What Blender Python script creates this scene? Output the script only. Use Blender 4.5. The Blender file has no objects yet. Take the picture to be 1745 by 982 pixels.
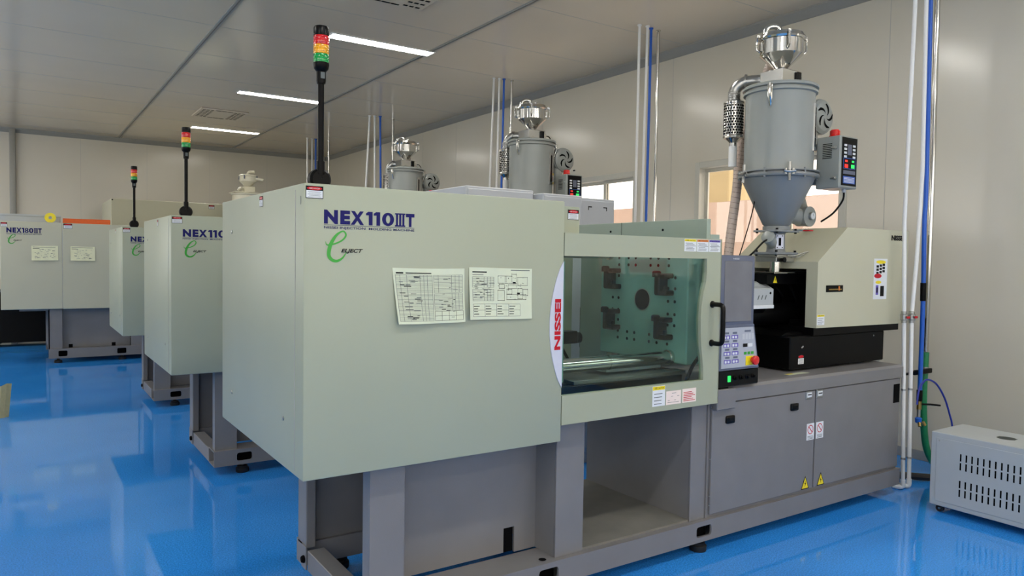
import bpy, bmesh, math, random
from mathutils import Vector, Matrix
random.seed(7)
C = bpy.context.scene.collection
PI = math.pi
V = Vector

# ------------------------------------------------------------------ camera
FPX, YAW, PITCH, ROLL = 1252.68, 0.591198, -0.0386443, 0.0155586
cam_d = bpy.data.cameras.new('camera'); cam = bpy.data.objects.new('camera', cam_d); C.objects.link(cam)
cam_d.sensor_fit = 'HORIZONTAL'; cam_d.sensor_width = 36.0; cam_d.lens = FPX / 1745 * 36.0
cam_d.clip_start = 0.02; cam_d.clip_end = 200
_f = V((math.sin(YAW) * math.cos(PITCH), math.cos(YAW) * math.cos(PITCH), math.sin(PITCH)))
_r = V((math.cos(YAW), -math.sin(YAW), 0)); _u = _r.cross(_f)
_r2 = _r * math.cos(ROLL) + _u * math.sin(ROLL); _u2 = -_r * math.sin(ROLL) + _u * math.cos(ROLL)
cam.matrix_world = Matrix(((_r2.x, _u2.x, -_f.x, 0), (_r2.y, _u2.y, -_f.y, 0), (_r2.z, _u2.z, -_f.z, 1.55), (0, 0, 0, 1)))
bpy.context.scene.camera = cam

# ------------------------------------------------------------------ world, exposure
sc = bpy.context.scene
sc.view_settings.view_transform = 'Standard'; sc.view_settings.look = 'None'
sc.view_settings.gamma = 1; sc.view_settings.use_curve_mapping = False
sc.view_settings.exposure = -0.08
LAMP = 42.0          # strength of the ceiling light panels
SKY = 4.3
w = bpy.data.worlds.new('sky'); sc.world = w; w.use_nodes = True
wn = w.node_tree; wn.nodes.clear()
wo = wn.nodes.new('ShaderNodeOutputWorld'); wb = wn.nodes.new('ShaderNodeBackground')
wb.inputs[1].default_value = SKY
_tc = wn.nodes.new('ShaderNodeTexCoord'); _sx = wn.nodes.new('ShaderNodeSeparateXYZ'); _rp = wn.nodes.new('ShaderNodeValToRGB'); _mr = wn.nodes.new('ShaderNodeMapRange')
_mr.inputs['From Min'].default_value = -1; _rp.color_ramp.elements[0].position = .35; _rp.color_ramp.elements[1].position = .65
_rp.color_ramp.elements[0].color = (1.0, .985, .95, 1); _rp.color_ramp.elements[1].color = (1.0, .90, .80, 1)   # plain overcast on the left, warm hazy sun side on the right
wn.links.new(_tc.outputs['Generated'], _sx.inputs[0]); wn.links.new(_sx.outputs[0], _mr.inputs['Value'])
wn.links.new(_mr.outputs[0], _rp.inputs[0]); wn.links.new(_rp.outputs[0], wb.inputs[0])
wn.links.new(wb.outputs[0], wo.inputs[0])

# ------------------------------------------------------------------ materials
def lin(c):
    c /= 255.0
    return c / 12.92 if c <= 0.04045 else ((c + 0.055) / 1.055) ** 2.4
def rgb(r, g, b): return (lin(r), lin(g), lin(b), 1)
def mat(name, col, rough=0.5, metal=0.0, spec=0.5, noise=0.0, nscale=40, bump=0.0, bscale=200, coat=0.0, emit=None, estr=0, rvar=0.0):
    m = bpy.data.materials.new(name); m.use_nodes = True
    nt = m.node_tree; b = nt.nodes['Principled BSDF']
    b.inputs['Base Color'].default_value = col; b.inputs['Roughness'].default_value = rough
    b.inputs['Metallic'].default_value = metal; b.inputs['Specular IOR Level'].default_value = spec
    if coat: b.inputs['Coat Weight'].default_value = coat; b.inputs['Coat Roughness'].default_value = 0.05
    tc = nt.nodes.new('ShaderNodeTexCoord')
    if noise:
        n = nt.nodes.new('ShaderNodeTexNoise'); n.inputs['Scale'].default_value = nscale; n.inputs['Detail'].default_value = 4
        nt.links.new(tc.outputs['Object'], n.inputs['Vector'])
        r = nt.nodes.new('ShaderNodeMapRange'); r.inputs['From Min'].default_value = .3; r.inputs['From Max'].default_value = .7
        r.inputs['To Min'].default_value = 1 - noise; r.inputs['To Max'].default_value = 1 + noise
        nt.links.new(n.outputs['Fac'], r.inputs['Value'])
        mx = nt.nodes.new('ShaderNodeMix'); mx.data_type = 'RGBA'; mx.blend_type = 'MULTIPLY'; mx.inputs['Factor'].default_value = 1
        mx.inputs['A'].default_value = col
        nt.links.new(r.outputs['Result'], mx.inputs['B']); nt.links.new(mx.outputs['Result'], b.inputs['Base Color'])
        if rvar:
            r2 = nt.nodes.new('ShaderNodeMapRange'); r2.inputs['To Min'].default_value = max(0, rough - rvar); r2.inputs['To Max'].default_value = rough + rvar
            nt.links.new(n.outputs['Fac'], r2.inputs['Value']); nt.links.new(r2.outputs['Result'], b.inputs['Roughness'])
    if bump:
        n2 = nt.nodes.new('ShaderNodeTexNoise'); n2.inputs['Scale'].default_value = bscale; n2.inputs['Detail'].default_value = 2
        nt.links.new(tc.outputs['Object'], n2.inputs['Vector'])
        bp = nt.nodes.new('ShaderNodeBump'); bp.inputs['Strength'].default_value = bump; bp.inputs['Distance'].default_value = 0.002
        nt.links.new(n2.outputs['Fac'], bp.inputs['Height']); nt.links.new(bp.outputs['Normal'], b.inputs['Normal'])
    if emit: b.inputs['Emission Color'].default_value = emit; b.inputs['Emission Strength'].default_value = estr
    return m
def glassmat(name, tint, rough=0.0, base=0.04, gloss=1.0):
    m = bpy.data.materials.new(name); m.use_nodes = True; nt = m.node_tree; nt.nodes.clear()
    o = nt.nodes.new('ShaderNodeOutputMaterial'); t = nt.nodes.new('ShaderNodeBsdfTransparent'); g = nt.nodes.new('ShaderNodeBsdfGlossy')
    t.inputs['Color'].default_value = tint; g.inputs['Roughness'].default_value = rough
    lw = nt.nodes.new('ShaderNodeLayerWeight'); lw.inputs['Blend'].default_value = .5
    fr = nt.nodes.new('ShaderNodeMath'); fr.operation = 'POWER'; fr.inputs[1].default_value = 4.0
    nt.links.new(lw.outputs['Facing'], fr.inputs[0])
    ml = nt.nodes.new('ShaderNodeMath'); ml.operation = 'MULTIPLY_ADD'; ml.inputs[1].default_value = .8 * gloss; ml.inputs[2].default_value = base
    mx = nt.nodes.new('ShaderNodeMixShader')
    nt.links.new(fr.outputs[0], ml.inputs[0]); nt.links.new(ml.outputs[0], mx.inputs[0])
    nt.links.new(t.outputs[0], mx.inputs[1]); nt.links.new(g.outputs[0], mx.inputs[2]); nt.links.new(mx.outputs[0], o.inputs[0])
    return m
K = {}
K['cream'] = mat('cream_paint', rgb(162, 167, 145), 0.4, noise=.015, nscale=3, bump=.04)
K['cream2'] = mat('beige_cream_paint', rgb(190, 188, 164), 0.4, noise=.015, nscale=3, bump=.04)
K['base'] = mat('grey_base_paint', rgb(121, 119, 120), 0.42, noise=.05, nscale=5, bump=.12)
K['floorplate'] = mat('dusty_plate', rgb(118, 116, 110), 0.6, noise=.12, nscale=6)
K['black'] = mat('black_paint', rgb(7, 7, 8), 0.38, spec=.12, noise=.05)
K['blackplastic'] = mat('black_plastic', rgb(8, 8, 9), 0.28, spec=.2, noise=.03)
K['hole'] = mat('dark_recess', rgb(6, 6, 8), 0.9, spec=.1, noise=.02)
K['rubber'] = mat('rubber', rgb(18, 18, 20), 0.6, noise=.05)
K['steel'] = mat('polished_steel', rgb(205, 203, 198), 0.12, metal=1, noise=.03, nscale=12)
K['brushed'] = mat('brushed_steel', rgb(175, 175, 172), 0.3, metal=1, noise=.05, nscale=30)
K['drum'] = mat('drum_grey_paint', rgb(142, 146, 142), 0.28, noise=.02, nscale=6, bump=.1, bscale=80)
K['cone'] = mat('cone_grey_paint', rgb(122, 126, 128), 0.3, noise=.03, nscale=8, bump=.1, bscale=80)
K['grey'] = mat('light_grey_paint', rgb(176, 181, 183), 0.45, noise=.02, nscale=5)
K['greylight'] = mat('pale_grey_panel', rgb(190, 193, 198), 0.45, noise=.03, nscale=4)
K['dkgrey'] = mat('dark_grey_plastic', rgb(92, 98, 116), 0.4, noise=.02)
K['midgrey'] = mat('panel_grey_plastic', rgb(172, 176, 186), 0.4, noise=.02)
K['platen'] = mat('platen_green_paint', rgb(128, 172, 160), 0.4, noise=.06, nscale=9)
K['guard'] = mat('guard_green_grey_paint', rgb(150, 164, 150), 0.45, noise=.03, nscale=4)
K['navy'] = mat('navy_ink', rgb(8, 8, 88), 0.5, spec=.25, noise=.02)
K['ink'] = mat('black_ink', rgb(12, 12, 15), 0.6, spec=.2, noise=.02)
K['inkgrey'] = mat('grey_ink', rgb(92, 98, 96), 0.6, noise=.02)
K['red'] = mat('red_ink', rgb(190, 10, 30), 0.45, spec=.3, noise=.02)
K['green'] = mat('green_ink', rgb(52, 158, 50), 0.4, noise=.05, nscale=12)
K['white'] = mat('white_label', rgb(222, 225, 228), 0.45, noise=.02)
K['silverwhite'] = mat('silver_white_film', rgb(200, 202, 214), 0.35, noise=.01)
K['yellow'] = mat('yellow_label', rgb(240, 215, 30), 0.45, noise=.02)
K['orange'] = mat('orange_label', rgb(225, 130, 60), 0.45, noise=.02)
K['purple'] = mat('purple_label', rgb(100, 85, 175), 0.45, noise=.02)
K['pinklabel'] = mat('pink_label', rgb(240, 222, 212), 0.45, noise=.02)
K['paper'] = mat('paper', rgb(208, 214, 188), 0.6, noise=.03, nscale=14)
K['papery'] = mat('yellowed_paper', rgb(226, 226, 190), 0.5, noise=.06, nscale=14, bump=.6, bscale=18)
K['lensred'] = mat('red_lens', rgb(205, 25, 25), 0.12, coat=.6, noise=.1, nscale=60)
K['lensyel'] = mat('amber_lens', rgb(240, 165, 25), 0.12, coat=.6, noise=.1, nscale=60)
K['lensgrn'] = mat('green_lens', rgb(20, 150, 65), 0.12, coat=.6, noise=.1, nscale=60)
K['pvc'] = mat('white_pvc', rgb(226, 226, 224), 0.35, noise=.02)
K['blue'] = mat('blue_hose', rgb(25, 90, 190), 0.35, noise=.03)
K['dkblue'] = mat('dark_blue_tube', rgb(30, 45, 150), 0.35, noise=.03)
K['greenhose'] = mat('green_hose', rgb(25, 120, 75), 0.45, noise=.1, nscale=60)
K['brass'] = mat('brass', rgb(180, 150, 90), 0.3, metal=1, noise=.03)
K['alu'] = mat('aluminium_trim', rgb(168, 166, 158), 0.4, metal=.3, noise=.02)
K['frame'] = mat('window_frame_paint', rgb(190, 188, 176), 0.4, noise=.02)
K['pinkwall'] = mat('pinkish_render', rgb(158, 134, 120), 0.85, noise=.08, nscale=3)
K['tan'] = mat('tan_render', rgb(150, 132, 96), 0.85, noise=.05, nscale=3)
K['screen'] = mat('screen_film', rgb(112, 112, 116), 0.2, noise=.08, nscale=8)
K['led'] = mat('lit_green_switch', rgb(20, 200, 70), 0.4, emit=(0.05, .9, .2, 1), estr=.7, noise=.02)
K['ledred'] = mat('lit_red_switch', rgb(220, 30, 25), 0.4, emit=(1, .08, .05, 1), estr=.35, noise=.02)
K['bluepanel'] = mat('blue_print', rgb(40, 85, 170), 0.4, noise=.03)
K['orangebar'] = mat('orange_paint', rgb(225, 100, 35), 0.5, noise=.04)
K['yellowdisc'] = mat('yellow_plastic', rgb(240, 220, 40), 0.4, noise=.03)
K['receiver4'] = mat('cream_enamel', rgb(214, 208, 184), 0.35, noise=.03)
K['hosec'] = mat('clear_hose_plastic', rgb(190, 172, 160), 0.25, noise=.05)
K['hosew'] = mat('hose_wire', rgb(120, 105, 98), 0.35, metal=.4, noise=.05)
K['tape'] = mat('masking_tape', rgb(206, 198, 160), 0.7, noise=.06)
K['lamp'] = mat('light_diffuser', (1, 1, 1, 1), 0.5, emit=(1.0, 0.965, 0.90, 1), estr=LAMP, noise=.01)
K['glass'] = glassmat('door_glass', (0.84, 0.92, 0.90, 1), gloss=1.0, base=0.03)
K['winglass'] = glassmat('window_glass', (0.97, 0.97, 0.96, 1), gloss=1.0)
# floor: blue epoxy, glossy, flecked
def floor_mat():
    m = bpy.data.materials.new('blue_epoxy_floor'); m.use_nodes = True; nt = m.node_tree; b = nt.nodes['Principled BSDF']
    tc = nt.nodes.new('ShaderNodeTexCoord')
    n1 = nt.nodes.new('ShaderNodeTexNoise'); n1.inputs['Scale'].default_value = 1.3; n1.inputs['Detail'].default_value = 6
    n2 = nt.nodes.new('ShaderNodeTexNoise'); n2.inputs['Scale'].default_value = 130; n2.inputs['Detail'].default_value = 2
    for n in (n1, n2): nt.links.new(tc.outputs['Object'], n.inputs['Vector'])
    r1 = nt.nodes.new('ShaderNodeValToRGB'); r1.color_ramp.elements[0].position = .3; r1.color_ramp.elements[1].position = .72
    r1.color_ramp.elements[0].color = rgb(44, 136, 224); r1.color_ramp.elements[1].color = rgb(56, 147, 234)
    r2 = nt.nodes.new('ShaderNodeMapRange'); r2.inputs['From Min'].default_value = .35; r2.inputs['From Max'].default_value = .65
    r2.inputs['To Min'].default_value = .78; r2.inputs['To Max'].default_value = 1.22
    nt.links.new(n1.outputs['Fac'], r1.inputs['Fac']); nt.links.new(n2.outputs['Fac'], r2.inputs['Value'])
    mx = nt.nodes.new('ShaderNodeMix'); mx.data_type = 'RGBA'; mx.blend_type = 'MULTIPLY'; mx.inputs['Factor'].default_value = 1
    nt.links.new(r1.outputs['Color'], mx.inputs['A']); nt.links.new(r2.outputs['Result'], mx.inputs['B'])
    nt.links.new(mx.outputs['Result'], b.inputs['Base Color'])
    r3 = nt.nodes.new('ShaderNodeMapRange'); r3.inputs['To Min'].default_value = .02; r3.inputs['To Max'].default_value = .075
    nt.links.new(n1.outputs['Fac'], r3.inputs['Value']); nt.links.new(r3.outputs['Result'], b.inputs['Roughness'])
    b.inputs['Specular IOR Level'].default_value = .6
    bp = nt.nodes.new('ShaderNodeBump'); bp.inputs['Strength'].default_value = .05; bp.inputs['Distance'].default_value = .002
    n4 = nt.nodes.new('ShaderNodeTexNoise'); n4.inputs['Scale'].default_value = 14
    nt.links.new(tc.outputs['Object'], n4.inputs['Vector'])
    nt.links.new(n4.outputs['Fac'], bp.inputs['Height']); nt.links.new(bp.outputs['Normal'], b.inputs['Normal'])
    return m
K['floor'] = floor_mat()
def panel_mat(name, col, rough):
    m = mat(name, col, rough, noise=.03, nscale=.7, metal=.0, coat=.0)
    return m
K['wall'] = mat('wall_panel_enamel', rgb(203, 197, 181), 0.19, noise=.03, nscale=.8, bump=.1, bscale=5)
K['ceil'] = mat('ceiling_panel_enamel', rgb(218, 204, 182), 0.14, noise=.03, nscale=.8, bump=.08, bscale=4)
K['joint'] = mat('panel_joint', rgb(172, 171, 165), 0.5, noise=.02)
K['jointdark'] = mat('dark_panel_joint', rgb(120, 118, 112), 0.5, noise=.02)
K['cove'] = mat('cove_trim', rgb(150, 148, 140), 0.4, noise=.02)

# ------------------------------------------------------------------ mesh helper
class MB:
    def __init__(s): s.bm = bmesh.new()
    def face(s, pts, mi=0):
        f = s.bm.faces.new([s.bm.verts.new(p) for p in pts]); f.material_index = mi; return f
    def box(s, x0, x1, y0, y1, z0, z1, mi=0, bev=0.0, seg=1):
        r = bmesh.ops.create_cube(s.bm, size=1)
        vs = r['verts']
        for v in vs:
            v.co = V(((x0 + x1) / 2 + v.co.x * (x1 - x0), (y0 + y1) / 2 + v.co.y * (y1 - y0), (z0 + z1) / 2 + v.co.z * (z1 - z0)))
        fs = {f for v in vs for f in v.link_faces}
        for f in fs: f.material_index = mi
        if bev:
            es = list({e for v in vs for e in v.link_edges})
            bmesh.ops.bevel(s.bm, geom=es, offset=bev, segments=seg, affect='EDGES', profile=.5, material=mi)
        return s
    def poly(s, pts2, plane, a, b, mi=0):
        """prism of a 2-D polygon: plane 'xz' extruded in y from a to b, 'yz' in x, 'xy' in z"""
        def P(p, t):
            if plane == 'xz': return (p[0], t, p[1])
            if plane == 'yz': return (t, p[0], p[1])
            return (p[0], p[1], t)
        va = [s.bm.verts.new(P(p, a)) for p in pts2]; vb = [s.bm.verts.new(P(p, b)) for p in pts2]
        n = len(pts2); fs = [s.bm.faces.new(va), s.bm.faces.new(vb[::-1])]
        for i in range(n): fs.append(s.bm.faces.new([va[i], vb[i], vb[(i + 1) % n], va[(i + 1) % n]]))
        for f in fs: f.material_index = mi
        return s
    def frame(s, outer, inner, plane, a, b, mi=0):
        """flat ring between two polygons of equal point count, extruded"""
        def P(p, t):
            if plane == 'xz': return (p[0], t, p[1])
            if plane == 'yz': return (t, p[0], p[1])
            return (p[0], p[1], t)
        oa = [s.bm.verts.new(P(p, a)) for p in outer]; ob = [s.bm.verts.new(P(p, b)) for p in outer]
        ia = [s.bm.verts.new(P(p, a)) for p in inner]; ib = [s.bm.verts.new(P(p, b)) for p in inner]
        n = len(outer)
        for i in range(n):
            j = (i + 1) % n
            for q in ([oa[i], oa[j], ia[j], ia[i]], [ob[i], ib[i], ib[j], ob[j]], [oa[i], ob[i], ob[j], oa[j]], [ia[i], ia[j], ib[j], ib[i]]):
                f = s.bm.faces.new(q); f.material_index = mi
        return s
    def rev(s, c, ax, prof, seg=24, mi=0, cap=True):
        """lathe profile [(radius, height)] about axis ax from c"""
        c = V(c); ax = V(ax).normalized(); t = V((0, 0, 1)) if abs(ax.z) < .9 else V((1, 0, 0))
        u = ax.cross(t).normalized(); w_ = ax.cross(u)
        rings = []
        for r, h in prof:
            rings.append([s.bm.verts.new(c + ax * h + (u * math.cos(2 * PI * k / seg) + w_ * math.sin(2 * PI * k / seg)) * max(r, 1e-5)) for k in range(seg)])
        for a, b in zip(rings, rings[1:]):
            for k in range(seg):
                f = s.bm.faces.new([a[k], a[(k + 1) % seg], b[(k + 1) % seg], b[k]]); f.material_index = mi
        if cap:
            for rr in (rings[0], rings[-1]):
                f = s.bm.faces.new(rr); f.material_index = mi
        return s
    def cyl(s, p0, p1, r, r1=None, seg=16, mi=0):
        p0 = V(p0); p1 = V(p1); d = p1 - p0
        return s.rev(p0, d, [(r, 0), (r if r1 is None else r1, d.length)], seg, mi)
    def tube(s, pts, r, seg=10, mi=0, smooth=0, radii=None):
        P = [V(p) for p in pts]
        if smooth:
            Q = []
            n = len(P)
            for i in range(n - 1):
                a = P[max(i - 1, 0)]; b = P[i]; c = P[i + 1]; d = P[min(i + 2, n - 1)]
                for k in range(smooth):
                    t = k / smooth
                    Q.append(.5 * ((2 * b) + (c - a) * t + (2 * a - 5 * b + 4 * c - d) * t * t + (3 * b - a - 3 * c + d) * t ** 3))
            Q.append(P[-1]); P = Q
        prev = None; rings = []
        up = V((0, 0, 1)) if abs((P[1] - P[0]).normalized().z) < .9 else V((1, 0, 0))
        u = None
        for i, p in enumerate(P):
            if i == 0: t = P[1] - P[0]
            elif i == len(P) - 1: t = P[-1] - P[-2]
            else: t = (P[i + 1] - P[i]).normalized() + (P[i] - P[i - 1]).normalized()
            t = t.normalized()
            if u is None: u = t.cross(up).normalized()
            else: u = (u - t * u.dot(t)).normalized()
            w_ = t.cross(u)
            rr = radii[i] if radii else r
            rings.append([s.bm.verts.new(p + (u * math.cos(2 * PI * k / seg) + w_ * math.sin(2 * PI * k / seg)) * rr) for k in range(seg)])
        for a, b in zip(rings, rings[1:]):
            for k in range(seg):
                f = s.bm.faces.new([a[k], a[(k + 1) % seg], b[(k + 1) % seg], b[k]]); f.material_index = mi
        for rr in (rings[0], rings[-1]):
            f = s.bm.faces.new(rr); f.material_index = mi
        return s
    def rect(s, o, u, v, a0, a1, b0, b1, mi=0, off=0.0):
        """flat rectangle on the plane (o,u,v), lifted by off"""
        n = V(u).cross(V(v)).normalized(); o = V(o) + n * off; u = V(u); v = V(v)
        s.face([o + u * a0 + v * b0, o + u * a1 + v * b0, o + u * a1 + v * b1, o + u * a0 + v * b1], mi); return s
    def text(s, txt, o, u, v, a0, a1, b0, b1, mi=0, off=0.001, bold=0.0, shear=0.0):
        me = text_mesh(txt, bold, shear)
        xs = [q.co.x for q in me.vertices]; ys = [q.co.y for q in me.vertices]
        if not xs: return s
        x0, x1, y0, y1 = min(xs), max(xs), min(ys), max(ys)
        n = V(u).cross(V(v)).normalized(); o = V(o) + n * off; u = V(u); v = V(v)
        vs = [s.bm.verts.new(o + u * (a0 + (q.co.x - x0) / (x1 - x0) * (a1 - a0)) + v * (b0 + (q.co.y - y0) / max(1e-6, y1 - y0) * (b1 - b0))) for q in me.vertices]
        for p in me.polygons:
            try:
                f = s.bm.faces.new([vs[i] for i in p.vertices]); f.material_index = mi
            except ValueError: pass
        return s
    def build(s, name, mats, parent=None, origin=None, smooth=True, recalc=True):
        me = bpy.data.meshes.new(name)
        off = V((0, 0, 0))
        if parent is not None: off = V(parent['_org'])
        elif origin is not None: off = V(origin)
        for v in s.bm.verts: v.co -= off
        if recalc: bmesh.ops.recalc_face_normals(s.bm, faces=s.bm.faces)
        s.bm.to_mesh(me); s.bm.free()
        for m in (mats if isinstance(mats, (list, tuple)) else [mats]): me.materials.append(K[m])
        if smooth:
            me.shade_smooth(); me.set_sharp_from_angle(angle=math.radians(35))
        o = bpy.data.objects.new(name, me); C.objects.link(o)
        if parent is not None: o.parent = parent
        else: o.location = off
        o['_org'] = tuple(off)
        return o
_tc = {}
def text_mesh(txt, bold=0.0, shear=0.0):
    k = (txt, bold, shear)
    if k in _tc: return _tc[k]
    cu = bpy.data.curves.new('lettering', 'FONT'); cu.body = txt; cu.size = 1; cu.offset = bold; cu.shear = shear; cu.resolution_u = 3
    ob = bpy.data.objects.new('lettering', cu); C.objects.link(ob)
    dg = bpy.context.evaluated_depsgraph_get()
    me = bpy.data.meshes.new_from_object(ob.evaluated_get(dg))
    bpy.data.objects.remove(ob); _tc[k] = me
    return me
def empty(name, loc, label, cat, group=None):
    o = bpy.data.objects.new(name, None); C.objects.link(o); o.location = loc; o.empty_display_size = .05
    o['_org'] = tuple(loc); return tag(o, label, cat, group)
def tag(o, label, cat, group=None):
    o['label'] = label; o['category'] = cat
    if group: o['group'] = group
    return o
def struct(o): o['kind'] = 'structure'; return o
def lab(o, t): o['label'] = t; return o
def copy_tree(o, d, label=None, skip=(), parent=None, group=None):
    c = o.copy(); C.objects.link(c)
    if parent is not None: c.parent = parent
    else:
        c.location = V(o.location) + V(d); c['_org'] = tuple(V(o['_org']) + V(d))
    if label: c['label'] = label
    if group: c['group'] = group
    for ch in list(o.children):
        if ch.name.split('.')[0] in skip: continue
        copy_tree(ch, d, None, skip, c)
    return c
X, Y, Z = V((1, 0, 0)), V((0, 1, 0)), V((0, 0, 1))

# ------------------------------------------------------------------ room
WX, LX, BY, NY, CZ = 5.97, -3.4, 16.7, -3.2, 3.86
m = MB(); m.box(LX - .2, WX + .2, NY - .2, BY + .2, -.12, 0); struct(m.build('floor', 'floor', smooth=False))
# ceiling and its strips
m = MB(); m.box(LX - .2, WX + .2, NY - .2, BY + .2, CZ, CZ + .12)
y = NY + .5
while y < BY:
    m.box(LX, WX, y, y + .006, CZ - .0015, CZ, 1); y += 1.18
struct(m.build('ceiling', ['ceil', 'joint'], smooth=False))
n = 0
for x in (-2.64, -.48, 1.68, 3.84):
    n += 1; m = MB(); m.box(x - .028, x + .028, NY, BY, CZ - .008, CZ + .002, bev=.003)
    m.box(x - .006, x + .006, NY, BY, CZ - .011, CZ - .006, 1); struct(m.build('trim_%d' % n, ['alu', 'jointdark'], smooth=False))
# right wall with three windows
WIN = [(3.74, 5.40, 1.33, 2.57), (6.35, 8.01, 1.33, 2.57), (-1.95, -.22, 1.33, 2.57)]
m = MB(); ys = sorted(WIN); cur = NY - .2
for (a, b, z0, z1) in ys:
    m.box(WX, WX + .1, cur, a, 0, CZ)
    m.box(WX, WX + .1, a, b, 0, z0); m.box(WX, WX + .1, a, b, z1, CZ); cur = b
m.box(WX, WX + .1, cur, BY + .2, 0, CZ)
for yj in (-1.43, -.23, .97, 2.17, 3.37, 5.79, 8.2, 9.4, 10.6, 11.8, 13.0, 14.2, 15.4):
    if any(a < yj < b for a, b, _, _ in WIN): continue
    m.box(WX - .0012, WX, yj - .002, yj + .002, 0, CZ, 1)
struct(m.build('wall_right', ['wall', 'joint'], smooth=False))
for i, (a, b, z0, z1) in enumerate(WIN):
    m = MB()
    m.box(WX - .012, WX + .11, a - .035, a + .03, z0 - .035, z1 + .035, bev=.004); m.box(WX - .012, WX + .11, b - .03, b + .035, z0 - .035, z1 + .035, bev=.004)
    m.box(WX - .012, WX + .11, a + .03, b - .03, z1 - .03, z1 + .035, bev=.004); m.box(WX - .012, WX + .11, a + .03, b - .03, z0 - .035, z0 + .03, bev=.004)
    # inner sliding sashes
    for s0, s1 in ((a + .03, a + .62), (a + .56, b - .03)):
        xx = WX + .05 if s0 < a + .1 else WX + .075
        m.box(xx, xx + .02, s0, s0 + .045, z0 + .03, z1 - .03); m.box(xx, xx + .02, s1 - .045, s1, z0 + .03, z1 - .03)
        m.box(xx + .001, xx + .019, s0 + .045, s1 - .045, z1 - .07, z1 - .03); m.box(xx + .001, xx + .019, s0 + .045, s1 - .045, z0 + .03, z0 + .07)
    m.box(WX + .055, WX + .06, a + .06, b - .06, z0 + .06, z1 - .06, 1)
    struct(m.build('window_%d' % (i + 1), ['frame', 'winglass'], smooth=False))
m = MB(); m.box(LX - .2, WX, BY, BY + .1, 0, CZ)
for xj in (-1.2, 1.02, 2.19, 3.4, 4.6): m.box(xj - .002, xj + .002, BY - .0012, BY, 0, CZ, 1)
struct(m.build('wall_back', ['wall', 'joint'], smooth=False))
# left and near walls, out of view; their glazing is added for soft daylight
m = MB(); m.box(LX - .1, LX, NY - .2, BY, 0, 1.5); m.box(LX - .1, LX, NY - .2, BY, 3.2, CZ)
yy = NY; LW = []
while yy < BY - 1:
    m.box(LX - .1, LX, yy - .2, yy + .1, 1.5, 3.2); LW.append((yy + .1, min(yy + 2.2, BY - .2))); yy += 2.4
m.box(LX - .1, LX, yy - .2, BY, 1.5, 3.2)
struct(m.build('wall_left', ['wall'], smooth=False))
n = 3
for a, b in LW:
    if 1 < a < 2.5:  # this bay is walled up to dim the light on the nearest machine's side
        m = MB(); m.box(LX - .1, LX, a, b, 1.5, 3.2); struct(m.build('wall_left', ['wall'], smooth=False)); continue
    n += 1; m = MB(); m.box(LX - .06, LX - .05, a, b, 1.5, 3.2, 1)
    m.box(LX - .08, LX - .02, a, a + .04, 1.5, 3.2); m.box(LX - .08, LX - .02, b - .04, b, 1.5, 3.2); m.box(LX - .08, LX - .02, a, b, 1.5, 1.54); m.box(LX - .08, LX - .02, a, b, 3.16, 3.2)
    struct(m.build('window_%d' % n, ['frame', 'winglass'], smooth=False))
m = MB(); m.box(LX, WX, NY - .1, NY, 0, 1.5); m.box(LX, WX, NY - .1, NY, 3.2, CZ); LW = [(-3.0, -.4), (.2, 2.8), (3.2, 5.6)]
for a, b in ((LX, -3.0), (-.4, .2), (2.8, 3.2), (5.6, WX)): m.box(a, b, NY - .1, NY, 1.5, 3.2)
struct(m.build('wall_near', ['wall'], smooth=False))
for a, b in LW:  # added window bays, daylight from behind the camera
    n += 1; m = MB(); m.box(a, b, NY - .06, NY - .05, 1.5, 3.2, 1)
    m.box(a, a + .04, NY - .08, NY - .02, 1.5, 3.2); m.box(b - .04, b, NY - .08, NY - .02, 1.5, 3.2); m.box(a, b, NY - .08, NY - .02, 1.5, 1.54); m.box(a, b, NY - .08, NY - .02, 3.16, 3.2)
    struct(m.build('window_%d' % n, ['frame', 'winglass'], smooth=False))
# coving
def cove(nm, pts):
    m = MB(); m.poly(pts[0], *pts[1:]); struct(m.build(nm, 'cove', smooth=False))
cove('trim_5', ([(WX, CZ), (WX, CZ - .085), (WX - .012, CZ - .085), (WX - .075, CZ - .018), (WX - .075, CZ)], 'xz', NY, BY))
cove('trim_6', ([(BY, CZ), (BY, CZ - .085), (BY - .012, CZ - .085), (BY - .075, CZ - .018), (BY - .075, CZ)], 'yz', LX, WX))
m = MB(); m.box(WX - .012, WX, NY, BY, 0, .08, bev=.003); struct(m.build('baseboard_right', 'alu', smooth=False))
m = MB(); m.box(LX, WX - .012, BY - .012, BY, 0, .08, bev=.003); struct(m.build('baseboard_back', 'alu', smooth=False))
m = MB(); m.box(-.13, -.03, BY - .09, BY, 0, CZ - .02, bev=.02, seg=2); struct(m.build('trim_7', 'cove'))

# ceiling lights
def light(x0, x1, y, label):
    r = empty('ceiling_light', ((x0 + x1) / 2, y, CZ - .012), label, 'ceiling light', 'recessed strip lights in the ceiling')
    w2 = .095
    m = MB(); m.frame([(x0, y - w2), (x1, y - w2), (x1, y + w2), (x0, y + w2)], [(x0 + .012, y - w2 + .012), (x1 - .012, y - w2 + .012), (x1 - .012, y + w2 - .012), (x0 + .012, y + w2 - .012)], 'xy', CZ - .012, CZ - .0005)
    m.build('light_frame', 'pvc', r, smooth=False)
    m = MB(); m.box(x0 + .012, x1 - .012, y - w2 + .012, y + w2 - .012, CZ - .008, CZ - .001); m.build('diffuser', 'lamp', r, smooth=False)
for x0, y, t in ((2.70, 7.5, 'white ceiling strip light touching the tall signal tower, largest of the three'), (2.58, 10.85, 'middle one of the three white ceiling strip lights, ending at the black pole'),
                 (2.60, 14.33, 'white ceiling strip light farthest away, just above the second signal tower')):
    light(x0, x0 + 1.19, y, t)
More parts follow.
